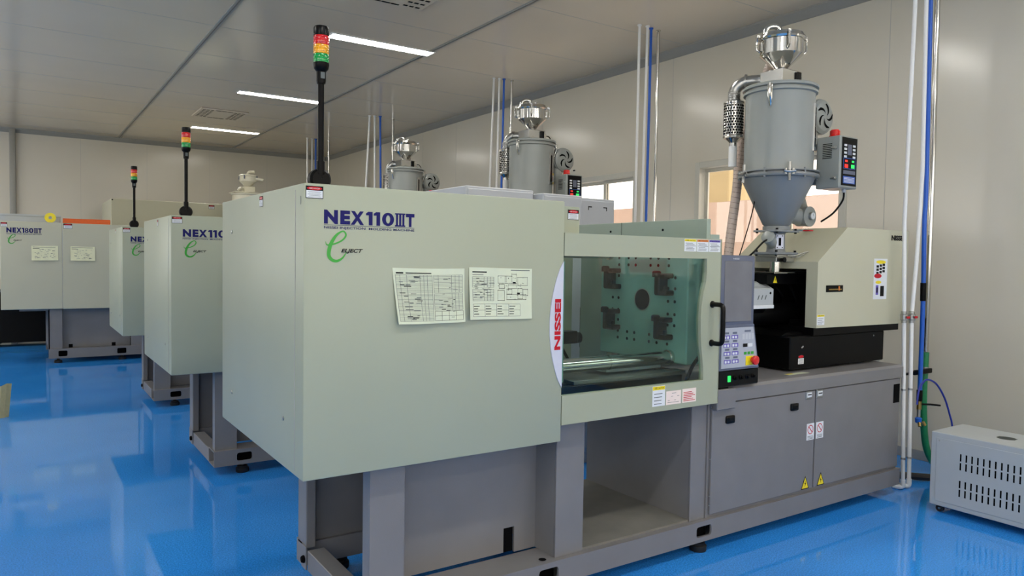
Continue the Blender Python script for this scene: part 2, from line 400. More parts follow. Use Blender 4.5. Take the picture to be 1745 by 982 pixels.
for x0, y in ((2.62, 4.1), (2.62, .7), (2.62, -2.3), (-2.1, 14.3), (-2.1, 10.85), (-2.1, 7.5), (-2.1, 4.1), (-2.1, .7), (-2.1, -2.3), (.2, -2.3), (.3, .7), (4.3, .7)):  # first three carry on the seen row, the rest are added for light
    light(x0, x0 + 1.19, y, 'unseen white ceiling strip light, repeated out of view to light the room')

# ceiling air vents
def vent(x0, x1, y0, y1, label):
    r = empty('ceiling_vent', ((x0 + x1) / 2, (y0 + y1) / 2, CZ), label, 'air vent', 'square ceiling air vents')
    z = CZ - .02
    m = MB(); m.box(x0, x1, y0, y1, z, CZ - .0005, bev=.012); 
    for sx in (0, 1):
        for i in range(3):
            for j in range(7):
                cx = (x0 + .07 + i * .06) if sx == 0 else (x1 - .07 - i * .06); cy = y0 + .1 + j * (y1 - y0 - .2) / 6
                m.box(cx - .021, cx + .021, cy - .014, cy + .014, z - .002, z + .001, 1)
    for j in (0, 1):
        for i in range(3):
            cx = x0 + .28 + i * (x1 - x0 - .56) / 2; cy = y0 + .07 if j == 0 else y1 - .07
            m.box(cx - .04, cx + .04, cy - .012, cy + .012, z - .002, z + .001, 1)
    m.build('vent_cover', ['ceil', 'hole'], r)
vent(2.385, 3.12, 12.34, 13.15, 'square perforated air vent in the ceiling between the two far strip lights')
vent(2.385, 3.12, 5.45, 6.27, 'square slotted air vent at the top edge, nearer than every strip light')

# outside
m = MB(); m.box(9.0, 9.2, -6, 20, -1, 2.49); tag(m.build('boundary_wall', 'pinkwall', origin=(9.1, 7, -1), smooth=False), 'pinkish rendered yard wall outside the windows', 'wall')
m = MB(); m.box(11.0, 12.0, 9.2, 10.3, -1, 4.6, bev=.02); tag(m.build('yard_pillar', 'tan', origin=(11.5, 9.7, -1), smooth=False), 'tan rendered pillar rising beyond the yard wall outside the nearer window', 'pillar')
m = MB(); m.box(7.2, 7.25, -2.6, -1.9, 1.4, 1.58, 0); m.box(7.2, 7.25, -2.7, -1.6, 1.72, 1.9, 0); m.box(7.26, 7.3, -2.8, -1.5, -1, 2.0, 1)  # unseen board, added to give the door glass its red reflection
tag(m.build('red_reflection_board', ['lensred', 'pvc'], origin=(7.25, -2, -1), smooth=False), 'added board with two red bands, unseen except as a red reflection in the door glass', 'board')

# ------------------------------------------------------------------ stickers and lettering helpers
def danger(parent, o, u, v, wd, ht, name='danger_sticker', txt=True):
    m = MB(); n = V(u).cross(V(v)).normalized()
    m.rect(o, u, v, 0, wd, 0, ht, 0, .0012); b = wd * .035
    m.rect(o, u, v, b, wd - b, b, ht - b, 1, .0016)
    m.rect(o, u, v, b, wd - b, ht * .64, ht - b, 0, .0019)
    pts = [V(o) + n * .0022 + V(u) * (wd / 2 + math.cos(t * PI / 10) * wd * .43) + V(v) * (ht * .81 + math.sin(t * PI / 10) * ht * .14) for t in range(20)]
    m.face(pts, 2)
    if txt: m.text('危険 DANGER', o, u, v, wd * .2, wd * .8, ht * .75, ht * .87, 1, .0026)
    for i in range(5):
        a = .12 + .05 * (i % 2); m.rect(o, u, v, wd * a, wd * (1 - a), ht * (.12 + i * .1), ht * (.12 + i * .1) + ht * .025, 3, .002)
    return m.build(name, ['ink', 'white', 'red', 'inkgrey'], parent, smooth=False, recalc=False)
def caution(parent, o, u, v, wd, ht, band, txt, bandtxt=True, name='warning_label', body='white', ink='inkgrey', rows=6):
    m = MB(); m.rect(o, u, v, 0, wd, 0, ht, 1, .0012); m.rect(o, u, v, wd * .02, wd * .98, ht * .8, ht * .98, 0, .0017)
    if bandtxt: m.text(txt, o, u, v, wd * .1, wd * .9, ht * .84, ht * .95, 2, .0021)
    rr = random.Random(int(wd * 10000) + rows)
    for i in range(rows):
        z = ht * (.1 + i * .66 / rows); a = .08 + rr.random() * .08; m.rect(o, u, v, wd * a, wd * (.95 - rr.random() * .25), z, z + ht * .035, 3, .0018)
    return m.build(name, [band, body, 'ink', ink], parent, smooth=False, recalc=False)
def triangle_sign(parent, o, u, v, wd, ht):
    m = MB(); n = V(u).cross(V(v)).normalized(); P = lambda a, b, f: V(o) + V(u) * a * wd + V(v) * b * ht + n * f
    m.face([P(0, 0, .0012), P(1, 0, .0012), P(.5, 1, .0012)], 0); m.face([P(.1, .06, .0017), P(.9, .06, .0017), P(.5, .86, .0017)], 1)
    m.face([P(.56, .66, .0021), P(.4, .38, .0021), P(.5, .4, .0021), P(.44, .12, .0021), P(.62, .46, .0021), P(.51, .44, .0021)], 0)
    return m.build('voltage_warning_triangle', ['ink', 'yellow'], parent, smooth=False, recalc=False)
def swoosh(parent, o, u, v, s, name='logo'):
    """green looping letter e with black small capitals"""
    n = V(u).cross(V(v)).normalized(); m = MB()
    P = [(.00, .66), (.03, .56), (.12, .54), (.36, .60), (.58, .72), (.68, .86), (.64, .97), (.54, .985), (.36, .86), (.20, .62), (.12, .38), (.12, .18), (.24, .05), (.40, .03), (.56, .12), (.66, .25), (.72, .35)]
    Wd = [.004, .02, .03, .03, .032, .036, .03, .026, .05, .07, .075, .07, .06, .05, .035, .02, .004]
    Q = []; k = 6
    for i in range(len(P) - 1):
        a = V(P[max(i - 1, 0)]); b = V(P[i]); c = V(P[i + 1]); d = V(P[min(i + 2, len(P) - 1)])
        for j in range(k):
            t = j / k; q = .5 * ((2 * b) + (c - a) * t + (2 * a - 5 * b + 4 * c - d) * t * t + (3 * b - a - 3 * c + d) * t ** 3)
            Q.append((q, Wd[i] * (1 - t) + Wd[i + 1] * t))
    Q.append((V(P[-1]), Wd[-1]))
    L_, R_ = [], []
    for i, (q, ww) in enumerate(Q):
        t = (Q[min(i + 1, len(Q) - 1)][0] - Q[max(i - 1, 0)][0]).normalized(); pn = V((-t.y, t.x))
        for side, lst in ((1, L_), (-1, R_)):
            z = q + pn * ww * side * .85; lst.append(m.bm.verts.new(V(o) + V(u) * z.x * s + V(v) * z.y * s + n * (.0012 + i * 1e-5)))
    for i in range(len(Q) - 1): m.bm.faces.new([L_[i], L_[i + 1], R_[i + 1], R_[i]])
    m.text('ELJECT', o, u, v, s * .52, s * 1.27, s * .27, s * .43, 1, .0025, shear=.3, bold=.025)
    return m.build(name, ['green', 'ink'], parent, smooth=False, recalc=False)
def model_name(parent, o, u, v, wd, ht, num, name='model_lettering'):
    """big bold letters over a rule and a small line"""
    m = MB(); b = .06; z0, z1 = ht * .28, ht
    def t(s, a, c, bb=b): m.text(s, o, u, v, wd * a, wd * c, z0, z1, 0, .0012, bold=bb)
    t('N', .0, .145); t('E', .17, .275); t('X', .28, .425)
    one = lambda a: m.face([V(o) + V(u) * wd * q + V(u).cross(V(v)) * .0012 + V(v) * z for q, z in ((a + .030, z0), (a + .072, z0), (a + .072, z1), (a + .026, z1), (a, z1 - (z1 - z0) * .12), (a, z1 - (z1 - z0) * .27), (a + .030, z1 - (z1 - z0) * .26))], 0)
    def ring(a, c, b0, b1, th, tv):
        k = 28; N_ = V(u).cross(V(v)); cx, cz, rx, rz = (a + c) / 2 * wd, (b0 + b1) / 2, (c - a) / 2 * wd, (b1 - b0) / 2
        P = lambda t, f, g: V(o) + N_ * .0012 + V(u) * (cx + math.cos(t) * (rx - f)) + V(v) * (cz + math.sin(t) * (rz - g))
        for i in range(k):
            t0, t1 = 2 * PI * i / k, 2 * PI * (i + 1) / k; m.face([P(t0, 0, 0), P(t1, 0, 0), P(t1, th, tv), P(t0, th, tv)], 0)
    hh = z1 - z0
    if num == '110': one(.447); one(.532); ring(.625, .762, z0, z1, wd * .045, hh * .2)
    else:
        one(.43); ring(.515, .625, z0, z0 + hh * .56, wd * .036, hh * .14); ring(.52, .62, z0 + hh * .46, z1, wd * .034, hh * .13); ring(.635, .762, z0, z1, wd * .042, hh * .2)
    h = z1 - z0
    for a in (.784, .821, .858): m.rect(o, u, v, wd * a, wd * (a + .024), z0 + h * .06, z1 - h * .06, 0, .0012)
    for z in (z0, z1 - h * .1): m.rect(o, u, v, wd * .772, wd * .893, z, z + h * .1, 0, .0013)
    t('T', .90, 1.0)
    m.rect(o, u, v, 0, wd, ht * .215, ht * .235, 0, .0012)
    m.text('NISSEI INJECTION  MOLDING MACHINE', o, u, v, 0, wd, 0, ht * .155, 0, .0012, bold=.014)
    return m.build(name, ['navy'], parent, smooth=False, recalc=False)

# ------------------------------------------------------------------ signal tower (a part of its machine)
def signal_tower(parent, x, y, z0, z1):
    m = MB(); s = 1.0
    m.rev((x, y + .0, z0 + .036), Y, [(.0, -.022), (.034, -.022), (.042, -.012), (.042, .02), (.034, .026), (0, .026)], 24)
    m.box(x - .030, x + .030, y - .02, y + .024, z0 - .004, z0 + .02, bev=.004)
    m.cyl((x, y - .012, z0 + .04), (x, y - .012, z1 - .17), .0115)
    m.cyl((x, y - .012, z0 + .055), (x, y - .012, z0 + .105), .016)
    m.rev((x, y - .012, z1 - .215), Z, [(.016, 0), (.018, .01), (.018, .045), (.027, .055), (.03, .07), (.03, .078)], 24)
    for dx in (-.03, .03): m.rev((x + dx, y - .012, z0 + .045), X, [(.004, -.003), (.004, .003)], 8)
    p = m.build('signal_tower', 'black', parent); lab(p, 'black pole signal tower with red, amber and green lenses')
    zz = z1 - .139
    for nm, k, t in (('green_lens', 'lensgrn', 'green'), ('amber_lens', 'lensyel', 'amber'), ('red_lens', 'lensred', 'red')):
        m = MB(); m.rev((x, y - .012, zz), Z, [(.0285, 0), (.0295, .002), (.0295, .032), (.0285, .034)], 24)
        for q in range(3): m.rev((x, y - .012, zz + .006 + q * .01), Z, [(.0295, 0), (.0303, .0015), (.0295, .003)], 24, cap=False)
        m.build(nm, k, p); zz += .0345
    m = MB(); m.rev((x, y - .012, zz), Z, [(.0295, 0), (.0295, .028), (.026, .035), (.012, .037)], 24); m.build('tower_cap', 'blackplastic', p)
    m = MB(); m.rect((x - .008, y - .0301, z1 - .198), X, Z, 0, .016, 0, .024, 0, .001); m.build('tower_label', 'inkgrey', p, smooth=False)
    return p

# ------------------------------------------------------------------ machine frame helpers
def slot_rail(m, x0, x1, y0, y1, z0, z1, holes, mi=0, hi=1):
    """box rail along x with rounded-looking fork slots cut through its front wall"""
    cur = x0; h0, h1 = z0 + .026, z1 - .026
    m.box(x0, x1, y0, y0 + .012, z0, h0, mi); m.box(x0, x1, y0, y0 + .012, h1, z1, mi)
    for a, b in holes:
        m.box(cur, a, y0, y0 + .012, h0, h1, mi); cur = b
        m.box(a - .01, b + .01, y0 + .05, y0 + .052, z0 + .01, z1 - .01, hi)
        for q in (a, b):
            for zz in (h0, h1):
                sx = 1 if q == a else -1; sz = 1 if zz == h0 else -1
                m.poly([(q, zz), (q + sx * .014, zz), (q + sx * .004, zz + sz * .004), (q, zz + sz * .014)], 'xz', y0, y0 + .012, mi)
    m.box(cur, x1, y0, y0 + .012, h0, h1, mi)
    m.box(x0, x1, y0 + .0122, y1, z1 - .008, z1 + .0, mi); m.box(x0, x1, y0 + .0122, y1, z0, z0 + .006, mi)

def machine_110(label, root_name='injection_molding_machine'):
    R = empty(root_name, (2.9, 3.05, 0), label, 'injection molding machine')
    F = 2.57
    # clamp side cover
    m = MB(); m.box(.836, 2.0, F, 3.82, .742, 1.81, bev=.006, seg=2)
    m.box(.834, .8362, 2.66, 2.663, .76, 1.79, 1)
    cov = m.build('clamp_cover', ['cream', 'joint'], R)
    model_name(cov, (.909, F, 1.649), X, Z, .358, .070, '110')
    swoosh(cov, (.915, F, 1.532), X, Z, .112)
    danger(cov, (.842, F, 1.756), X, Z, .064, .044)
    danger(cov, (.836, 3.14, 1.752), -Y, Z, .05, .044)
    for yy, zz in ((3.62, .90), (2.80, .93), (3.62, 1.66)):
        m = MB(); m.rev((.836, yy, zz), -X, [(.009, 0), (.009, .003), (.004, .005)], 10); m.build('cover_bolt', 'brushed', cov)
    m = MB(); m.rect((.836, 2.60, 1.735), -Y, Z, -.003, .003, 0, .03, 0, .001); m.build('cover_slit', 'inkgrey', cov)
    signal_tower(R, .965, 2.78, 1.81, 2.425)
    # upper block beside the cover
    m = MB(); m.box(2.002, 2.142, 2.64, 3.80, 1.60, 1.795, bev=.004); m.box(2.008, 2.035, 2.6385, 2.641, 1.69, 1.735, 1)
    ub = m.build('upper_cover_block', ['cream', 'hole'], R); danger(ub, (2.07, 2.64, 1.735), X, Z, .064, .046)
    # safety door
    cur = [(2.924, 1.57), (2.926, 1.50), (2.921, 1.45), (2.905, 1.40), (2.893, 1.34), (2.888, 1.27), (2.89, 1.2), (2.897, 1.12), (2.908, 1.06), (2.916, 1.01), (2.918, .946)]
    C_ = [(2.002, .815), (3.035, .815), (3.035, 1.672), (2.002, 1.672), (2.002, 1.57)] + cur + [(2.002, .946)]
    m = MB(); m.poly(C_, 'xz', F, F + .03)
    m.box(2.002, 3.035, F + .028, F + .034, 1.655, 1.672); m.box(3.029, 3.035, F, F + .05, .815, 1.672)
    dr = m.build('safety_door', 'cream', R, smooth=False)
    m = MB(); g = [(2.002, .94), (2.002, 1.575)] + [(a + .006, b) for a, b in cur]; m.poly(g[::-1], 'xz', F + .016, F + .019); lab(m.build('window_pane', 'glass', dr, smooth=False), 'tinted clear door pane')
    m = MB(); hx = 2.972
    m.tube([(hx, F, 1.335), (hx, F - .05, 1.335), (hx, F - .068, 1.325), (hx, F - .072, 1.30), (hx, F - .072, 1.17), (hx, F - .068, 1.145), (hx, F - .05, 1.135), (hx, F, 1.135)], .0125, 14, smooth=4)
    for zz in (1.335, 1.135): m.rev((hx, F, zz), -Y, [(.018, 0), (.018, .004), (.0135, .006)], 16)
    lab(m.build('door_handle', 'blackplastic', dr), 'black bow handle')
    for x0, bnd, t in ((2.755, 'yellow', '! 注意 CAUTION'), (2.845, 'orange', '! 警告 WARNING'), (2.935, 'purple', 'CAUTION')):
        caution(dr, (x0, F, 1.605), X, Z, .086, .062, bnd, t)
    caution(dr, (2.558, F, .842), X, Z, .086, .10, 'yellow', '! 注意 CAUTION', rows=4)
    m = MB(); o = (2.652, F, .842); m.rect(o, X, Z, 0, .105, 0, .068, 0, .0012)
    for i in range(4): m.rect(o, X, Z, .012 + i * .022, .026 + i * .022, .02 + (i % 2) * .02, .022 + (i % 2) * .02, 1, .0016)
    m.rect(o, X, Z, .01, .09, .01, .012, 1, .0016); m.rect(o, X, Z, .04, .07, .055, .057, 1, .0016)
    m.build('diagram_label', ['pinklabel', 'inkgrey'], dr, smooth=False, recalc=False)
    m = MB(); o = (2.766, F, .842); m.rect(o, X, Z, 0, .10, 0, .07, 0, .0012)
    for i in range(6): m.rect(o, X, Z, .008, .092 - (i % 3) * .012, .008 + i * .0085, .0115 + i * .0085, 1, .0016)
    m.build('red_text_label', ['pinklabel', 'red'], dr, smooth=False, recalc=False)
    # crescent brand strip on the right edge of the cover
    arc = [(1.996, .985)] + [(1.996 - .072 * math.sin(PI * t / 16) ** .75, .985 + .56 * t / 16) for t in range(1, 16)] + [(1.996, 1.545)]
    m = MB(); m.poly(arc, 'xz', F - .004, F); bs = m.build('brand_strip', 'silverwhite', R)
    m = MB(); m.text('NISSEI', (1.984, F - .004, 1.155), Z, -X, 0, .225, 0, .034, 0, .0015, bold=.045)
    m.build('brand_lettering', 'red', bs, smooth=False, recalc=False)
    # inside: platens, tie bars, guards
    m = MB(); m.box(2.95, 3.10, 2.72, 3.42, 1.0, 1.64, bev=.006)
    for dy, dz in [(a, b) for a in (-.20, -.12, -.06, .06, .12, .20) for b in (-.235, -.195, .195, .235)] + [(a, b) for a in (-.25, -.2, .2, .25) for b in (-.13, -.07, 0.0, .07, .13)]:
        m.rev((2.95, 3.06 + dy, 1.335 + dz), -X, [(.0, .0008), (.009, .0008), (.009, 0)], 10, 1)
    m.rev((2.95, 3.06, 1.335), -X, [(0, .001), (.058, .001), (.062, 0)], 28, 1); m.rev((2.95, 3.06, 1.335), -X, [(.058, .0015), (.064, .0015)], 28, 2, cap=False)
    fp = m.build('fixed_platen', ['platen', 'hole', 'brushed'], R)
    for yy, zz in ((3.29, 1.46), (3.29, 1.22), (2.87, 1.44), (2.87, 1.2)):
        m = MB(); m.box(2.88, 2.949, yy - .052, yy + .02, zz + .022, zz + .048, bev=.005); m.box(2.88, 2.949, yy - .058, yy + .02, zz - .072, zz - .044, bev=.006)
        m.box(2.875, 2.949, yy - .012, yy + .03, zz - .072, zz + .048, bev=.008); m.rev((2.876, yy + .008, zz + .038), Z, [(.024, -.01), (.024, .018), (.016, .024)], 10); m.cyl((2.90, yy - .04, zz - .05), (2.90, yy - .04, zz - .02), .010)
        m.build('mold_clamp', 'black', fp)
    m = MB(); m.box(2.03, 2.16, 2.76, 3.40, .96, 1.55, bev=.008); m.box(2.16, 2.19, 2.9, 3.2, 1.2, 1.4, 1, bev=.004); m.build('moving_platen', ['platen', 'black'], R)
    m = MB(); m.cyl((2.05, 3.34, 1.10), (2.72, 3.34, 1.10), .032, seg=24); lab(m.build('guide_bar', 'black', R), 'dark guide bar')
    m = MB(); m.box(2.55, 2.948, 2.90, 3.30, .965, .99, bev=.003); m.build('mold_tray', 'grey', R)
    for yy, zz in ((2.84, 1.03), (3.34, 1.60)):
        m = MB(); m.cyl((2.10, yy, zz), (2.99, yy, zz), .036, seg=28); m.cyl((2.50, yy, zz), (2.515, yy, zz), .038, seg=28); m.cyl((2.93, yy, zz), (2.949, yy, zz), .042, seg=24); m.build('tie_bar', 'steel', R)
    m = MB(); m.box(2.19, 2.95, 2.72, 2.80, .955, .975, bev=.002); m.box(2.05, 2.95, 2.80, 3.40, .93, .95); m.box(2.05, 2.64, 3.24, 3.32, 1.08, 1.15, 1, bev=.01); m.box(2.05, 2.9, 2.70, 2.74, .86, .955, 1)
    m.build('mold_guide_bed', ['brushed', 'black'], R)
    m = MB(); m.box(2.01, 2.03, 2.66, 2.70, .92, .99, bev=.002); m.cyl((2.035, 2.66, .95), (2.035, 2.70, .95), .012); m.cyl((2.06, 2.67, .92), (2.02, 2.67, .915), .006, mi=1); m.build('door_limit_switch', ['brushed', 'brass'], R)
    m = MB(); m.box(2.0, 3.0, 3.76, 3.79, .8, 1.66, bev=.003); m.box(2.28, 2.36, 3.70, 3.76, .85, 1.66, bev=.004); m.box(2.60, 2.66, 3.70, 3.76, .85, 1.66, bev=.004)
    m.box(2.40, 2.58, 3.70, 3.76, 1.40, 1.50, 1, bev=.006)
    for q in range(4): m.rev((2.425 + q * .042, 3.70, 1.45), -Y, [(.016, 0), (.016, .008), (.008, .008)], 12, 1)
    m.box(2.30, 2.44, 3.66, 3.70, 1.27, 1.31, 2, bev=.003)
    m.build('rear_safety_door', ['cream', 'black', 'brushed'], R)
    m = MB(); m.tube([(2.60, 3.6, 1.18), (2.66, 3.5, 1.1), (2.70, 3.45, 1.0), (2.72, 3.42, .94)], .009, smooth=5); m.build('interior_hose', 'black', R)
    m = MB(); m.tube([(2.94, 2.78, .84), (2.93, 2.70, .92), (2.97, 2.69, 1.0), (3.02, 2.68, 1.06)], .01, smooth=5)
    m.build('interior_hose', 'black', R)
    m = MB(); m.box(3.02, 3.05, 2.66, 3.92, 1.655, 1.782, bev=.002); m.box(3.05, 3.12, 2.66, 2.70, .90, 1.70)
    for yy in (2.98, 3.42): m.rev((3.02, yy, 1.73), -X, [(.007, 0), (.007, .003), (.003, .004)], 10, 1)
    m.box(3.019, 3.0202, 3.322, 3.325, 1.655, 1.782, 1); m.box(3.06, 3.10, 3.48, 3.75, .9, 1.66)
    m.build('platen_top_guard', ['guard', 'hole'], R)
    # base frame
    m = MB()
    slot_rail(m, 1.118, 4.95, 2.62, 2.795, .068, .178, [(1.27, 1.375), (1.93, 2.04), (2.955, 3.07)])
    m.box(1.118, 4.95, 3.42, 3.52, .068, .178)
    m.box(1.118, 1.20, 2.80, 3.36, .068, .165, bev=.003); m.box(4.87, 4.95, 2.72, 3.42, .068, .178)
    m.rev((1.118, 3.39, .115), -X, [(.0, .02), (.014, .02), (.018, .012), (.018, 0)], 12, 1); m.box(1.112, 1.118, 3.365, 3.43, .07, .178)
    m.box(1.128, 1.276, 2.65, 2.662, .178, .80); m.box(1.128, 1.14, 2.6625, 2.72, .178, .80); m.box(1.264, 1.276, 2.6625, 2.81, .178, .80)
    m.box(1.118, 1.165, 3.38, 3.50, .165, .80, bev=.004); m.box(1.165, 2.2, 3.44, 3.455, .178, .80)
    m.box(1.276, 2.047, 2.81, 2.822, .30, .80); m.box(1.276, 1.86, 2.81, 2.822, .186, .30); m.box(1.92, 2.047, 2.81, 2.822, .178, .30); m.box(1.86, 1.92, 2.824, 2.83, .18, .3, 1)
    m.box(2.040, 2.052, 2.6625, 3.439, .178, .79); m.box(2.040, 2.204, 2.65, 2.662, .178, .90, bev=.002); m.box(2.192, 2.204, 2.6625, 2.80, .178, .79)
    m.box(2.2, 2.93, 2.66, 3.50, .178, .188, 2)
    m.box(2.204, 2.42, 3.44, 3.452, .62, .80)
    m.box(2.93, 2.942, 2.6625, 3.50, .178, .80); m.box(2.93, 3.045, 2.65, 2.662, .178, .80, bev=.002)
    m.box(1.15, 2.19, 2.84, 3.50, .74, .84); m.box(2.19, 3.04, 2.68, 3.50, .80, .84); m.box(1.15, 3.04, 2.665, 3.5, .8405, .88)
    m.box(1.30, 1.44, 2.70, 2.80, .70, .76, 1, bev=.01)
    m.rev((1.98, 2.665, .1785), Z, [(0, .001), (.018, .001)], 16, 1, cap=False)
    m.box(3.045, 4.93, 2.642, 3.50, .178, .80)
    m.box(4.80, 4.93, 2.632, 2.642, .195, .79); m.box(4.855, 4.925, 2.628, 2.633, .63, .755, 1)
    m.poly([(2.62, .80), (2.62, .868), (2.635, .883), (3.50, .883), (3.50, .80)], 'yz', 3.045, 4.945)
    for xx in (3.07, 3.98, 4.805):
        for zz in (.25, .30, .50, .78): m.rev((xx - .012, 2.632, zz), -Y, [(.004, 0), (.003, .002)], 8, 3)
    m.box(3.3, 4.9, 3.15, 3.45, .883, .90); m.box(4.75, 4.80, 3.0, 3.004, .883, .94)
    m.build('base_frame', ['base', 'hole', 'floorplate', 'brushed'], R, smooth=False)
    for x0, x1, s1, s2, s3, s4 in ((3.062, 3.972, 3.895, 3.905, 3.856, 3.868), (3.984, 4.795, 3.988, 4.012, 4.012, 4.012)):
        m = MB(); m.box(x0, x1, 2.626, 2.642, .20, .793, bev=.003)
        d = m.build('cabinet_door', 'base', R)
        m = MB(); o = (s1, 2.626, .497); m.rect(o, X, Z, 0, .074, 0, .10, 0, .0012)
        n2 = 20; oc = V((s1 + .037, 2.626 - .0016, .56))
        for k in range(n2):
            a, b = 2 * PI * k / n2, 2 * PI * (k + 1) / n2
            m.face([oc + V((math.cos(t) * r, 0, math.sin(t) * r)) for t, r in ((a, .028), (b, .028), (b, .023), (a, .023))], 1)
        m.face([oc + V((-.021, -.0002, .018)), oc + V((-.016, -.0002, .021)), oc + V((.021, -.0002, -.018)), oc + V((.016, -.0002, -.021))], 1)
        for i in range(3): m.rect(o, X, Z, .01, .064, .006 + i * .007, .009 + i * .007, 2, .0016)
        m.build('prohibition_label', ['white', 'red', 'inkgrey'], d, smooth=False, recalc=False)
        triangle_sign(d, (s3, 2.626, .205), X, Z, .078, .08)
        m = MB(); m.box(s2 - .03, s2 + .032, 2.622, 2.626, .745, .795, 0, bev=.002); m.box(s2 - .02, s2 + .022, 2.619, 2.623, .757, .785, 1, bev=.001); m.box(s2 - .016, s2 + .018, 2.6175, 2.6195, .77, .776, 2)
        m.build('door_latch', ['brushed', 'white', 'black'], d)
        if x0 < 3.5:
            for hx_, hz in ((3.20, .70), (3.765, .712)):
                m = MB(); m.box(hx_ - .035, hx_ + .035, 2.616, 2.627, hz - .02, hz + .022, 0, bev=.009, seg=3); m.box(hx_ - .02, hx_ + .02, 2.612, 2.617, hz - .004, hz + .012, 0, bev=.002); m.build('recessed_pull', 'blackplastic', d)
    for fx, fy in ((1.32, 2.675), (1.32, 3.47), (3.03, 2.675), (3.03, 3.47), (4.70, 2.95), (4.70, 3.47)):
        m = MB(); m.rev((fx, fy, 0), Z, [(.042, 0), (.045, .006), (.045, .03), (.036, .036), (.036, .045), (.016, .048), (.016, .072)], 20); m.build('levelling_foot', 'rubber', R)
    # control panel
    PY = 2.49
    m = MB(); m.box(2.938, 3.205, PY, PY + .055, 1.225, 1.590, bev=.008, seg=2)
    m.poly([(2.938, 1.232), (3.205, 1.232), (3.252, 1.0), (2.935, 1.0)], 'xz', PY - .002, PY + .058)
    m.box(2.948, 3.02, PY + .055, PY + .09, .99, 1.3)
    cp = m.build('control_panel', 'dkgrey', R)
    m = MB(); m.box(2.966, 3.180, PY - .003, PY + .002, 1.248, 1.560, bev=.002); m.build('screen', 'screen', cp)
    m = MB(); m.poly([(2.952, 1.218), (3.196, 1.218), (3.238, 1.012), (2.950, 1.012)], 'xz', PY - .006, PY + .0)
    for r_ in range(4):
        z = 1.165 - r_ * .042
        for c_ in range(2):
            x = 2.962 + c_ * .062 + r_ * .003
            m.box(x, x + .05, PY - .007, PY - .0058, z - .004, z + .016, 1)
            m.rect((x, PY - .006, z + .022), X, Z, .008, .042, 0, .01, 2, .0006)
    for q in range(4): m.rect((3.11 + q * .024, PY - .006, 1.155), X, Z, 0, .018, 0, .03, 3, .0006)
    m.rect((3.115, PY - .006, 1.115), X, Z, 0, .035, 0, .018, 4, .0006)
    m.rect((3.125, PY - .006, 1.193), X, Z, 0, .05, 0, .01, 2, .0006)
    kp = m.build('keypad', ['midgrey', 'purple', 'dkgrey', 'greylight', 'ink'], cp, smooth=False, recalc=False)
    def key(x, z, wk=.015, hk=.014, k='white'):
        m = MB(); m.box(x, x + wk, PY - .0085, PY - .0055, z, z + hk, 0, bev=.001); m.build('key_button', k, kp)
    for r_ in range(4):
        for c_ in range(4):
            key(2.966 + (c_ // 2) * .062 + (c_ % 2) * .022 + r_ * .003, 1.165 - r_ * .042 - .001, .015, .012)
    key(3.155, 1.115, .035, .018)
    for q in range(3): key(3.125 + q * .028, 1.075, .02, .014, 'green')
    m = MB(); m.box(3.140, 3.205, PY - .010, PY - .005, 1.018, 1.066, 0, bev=.001); e1 = m.build('stop_plate', 'yellow', kp)
    m = MB(); m.rev((3.186, PY - .01, 1.045), -Y, [(.014, 0), (.014, .012), (.023, .014), (.025, .02), (.024, .028), (.016, .031)], 24); lab(m.build('emergency_stop', 'lensred', kp), 'red mushroom button')
    m = MB(); m.box(2.93, 3.252, PY - .003, PY + .075, .915, .998, bev=.005); sb = m.build('switch_box', 'blackplastic', cp)
    m = MB(); m.box(3.005, 3.028, PY - .008, PY - .002, .94, .972, 0, bev=.002); m.build('power_switch', 'led', sb) if False else lab(m.build('power_switch', 'led', sb), 'lit green switch')
    for q in range(4):
        m = MB(); m.rev((3.062 + q * .048, PY - .003, .958), -Y, [(.013, 0), (.013, .004), (.009, .006), (.008, .016), (.005, .017)], 16); m.build('selector_knob', 'black', sb)
    m = MB(); m.box(2.93, 3.075, 2.485, 2.64, .80, .905, bev=.004); m.box(2.96, 3.03, 2.50, 2.56, .903, .92, 1); m.rect((3.08, 2.62, .84), X, Z, 0, .035, 0, .03, 2, .001); pb = m.build('panel_bracket', ['base', 'black', 'white'], R)
    m = MB(); m.text('NISSEI', (3.03, PY, 1.568), X, Z, 0, .045, 0, .008, 0, .0012); m.build('panel_lettering', 'white', cp, smooth=False, recalc=False)
    # the panel hangs just right of the door, behind the plane of the door handle
    def push(ob, k=1.044):
        og = V(ob['_org']); c0 = V((0, 0, 1.55))
        for v_ in ob.data.vertices: v_.co = c0 + (v_.co + og - c0) * k - og
        for ch in ob.children: push(ch, k)
    push(cp); push(pb)
    # injection side
    I = 2.75
    prof = [(4.145, 1.15), (4.145, 1.565), (4.455, 1.792), (5.20, 1.792), (5.19, 1.145)]
    inner = [(4.185, 1.15), (4.185, 1.52), (4.475, 1.752), (5.16, 1.752), (5.15, 1.145)]
    m = MB(); m.poly(prof, 'xz', I, I + .08); m.poly(prof, 'xz', 3.34, 3.40)
    m.poly([(4.145, 1.52), (4.145, 1.565), (4.455, 1.792), (5.20, 1.792), (5.19, 1.145), (5.15, 1.145), (5.16, 1.752), (4.475, 1.752), (4.185, 1.52)], 'xz', I + .08, 3.34)
    ic = m.build('injection_cover', 'cream2', R)
    m = MB(); m.box(4.235, 4.418, I - .004, I, 1.375, 1.418, bev=.002); m.box(4.26, 4.40, I - .006, I - .003, 1.388, 1.396, 1); m.box(4.365, 4.378, I - .0065, I - .003, 1.385, 1.412, 2)
    m.build('nameplate_slot', ['black', 'brass', 'orange'], ic)
    caution(ic, (4.15, I, 1.168), X, Z, .078, .066, 'yellow', '! 注意 CAUTION', rows=4)
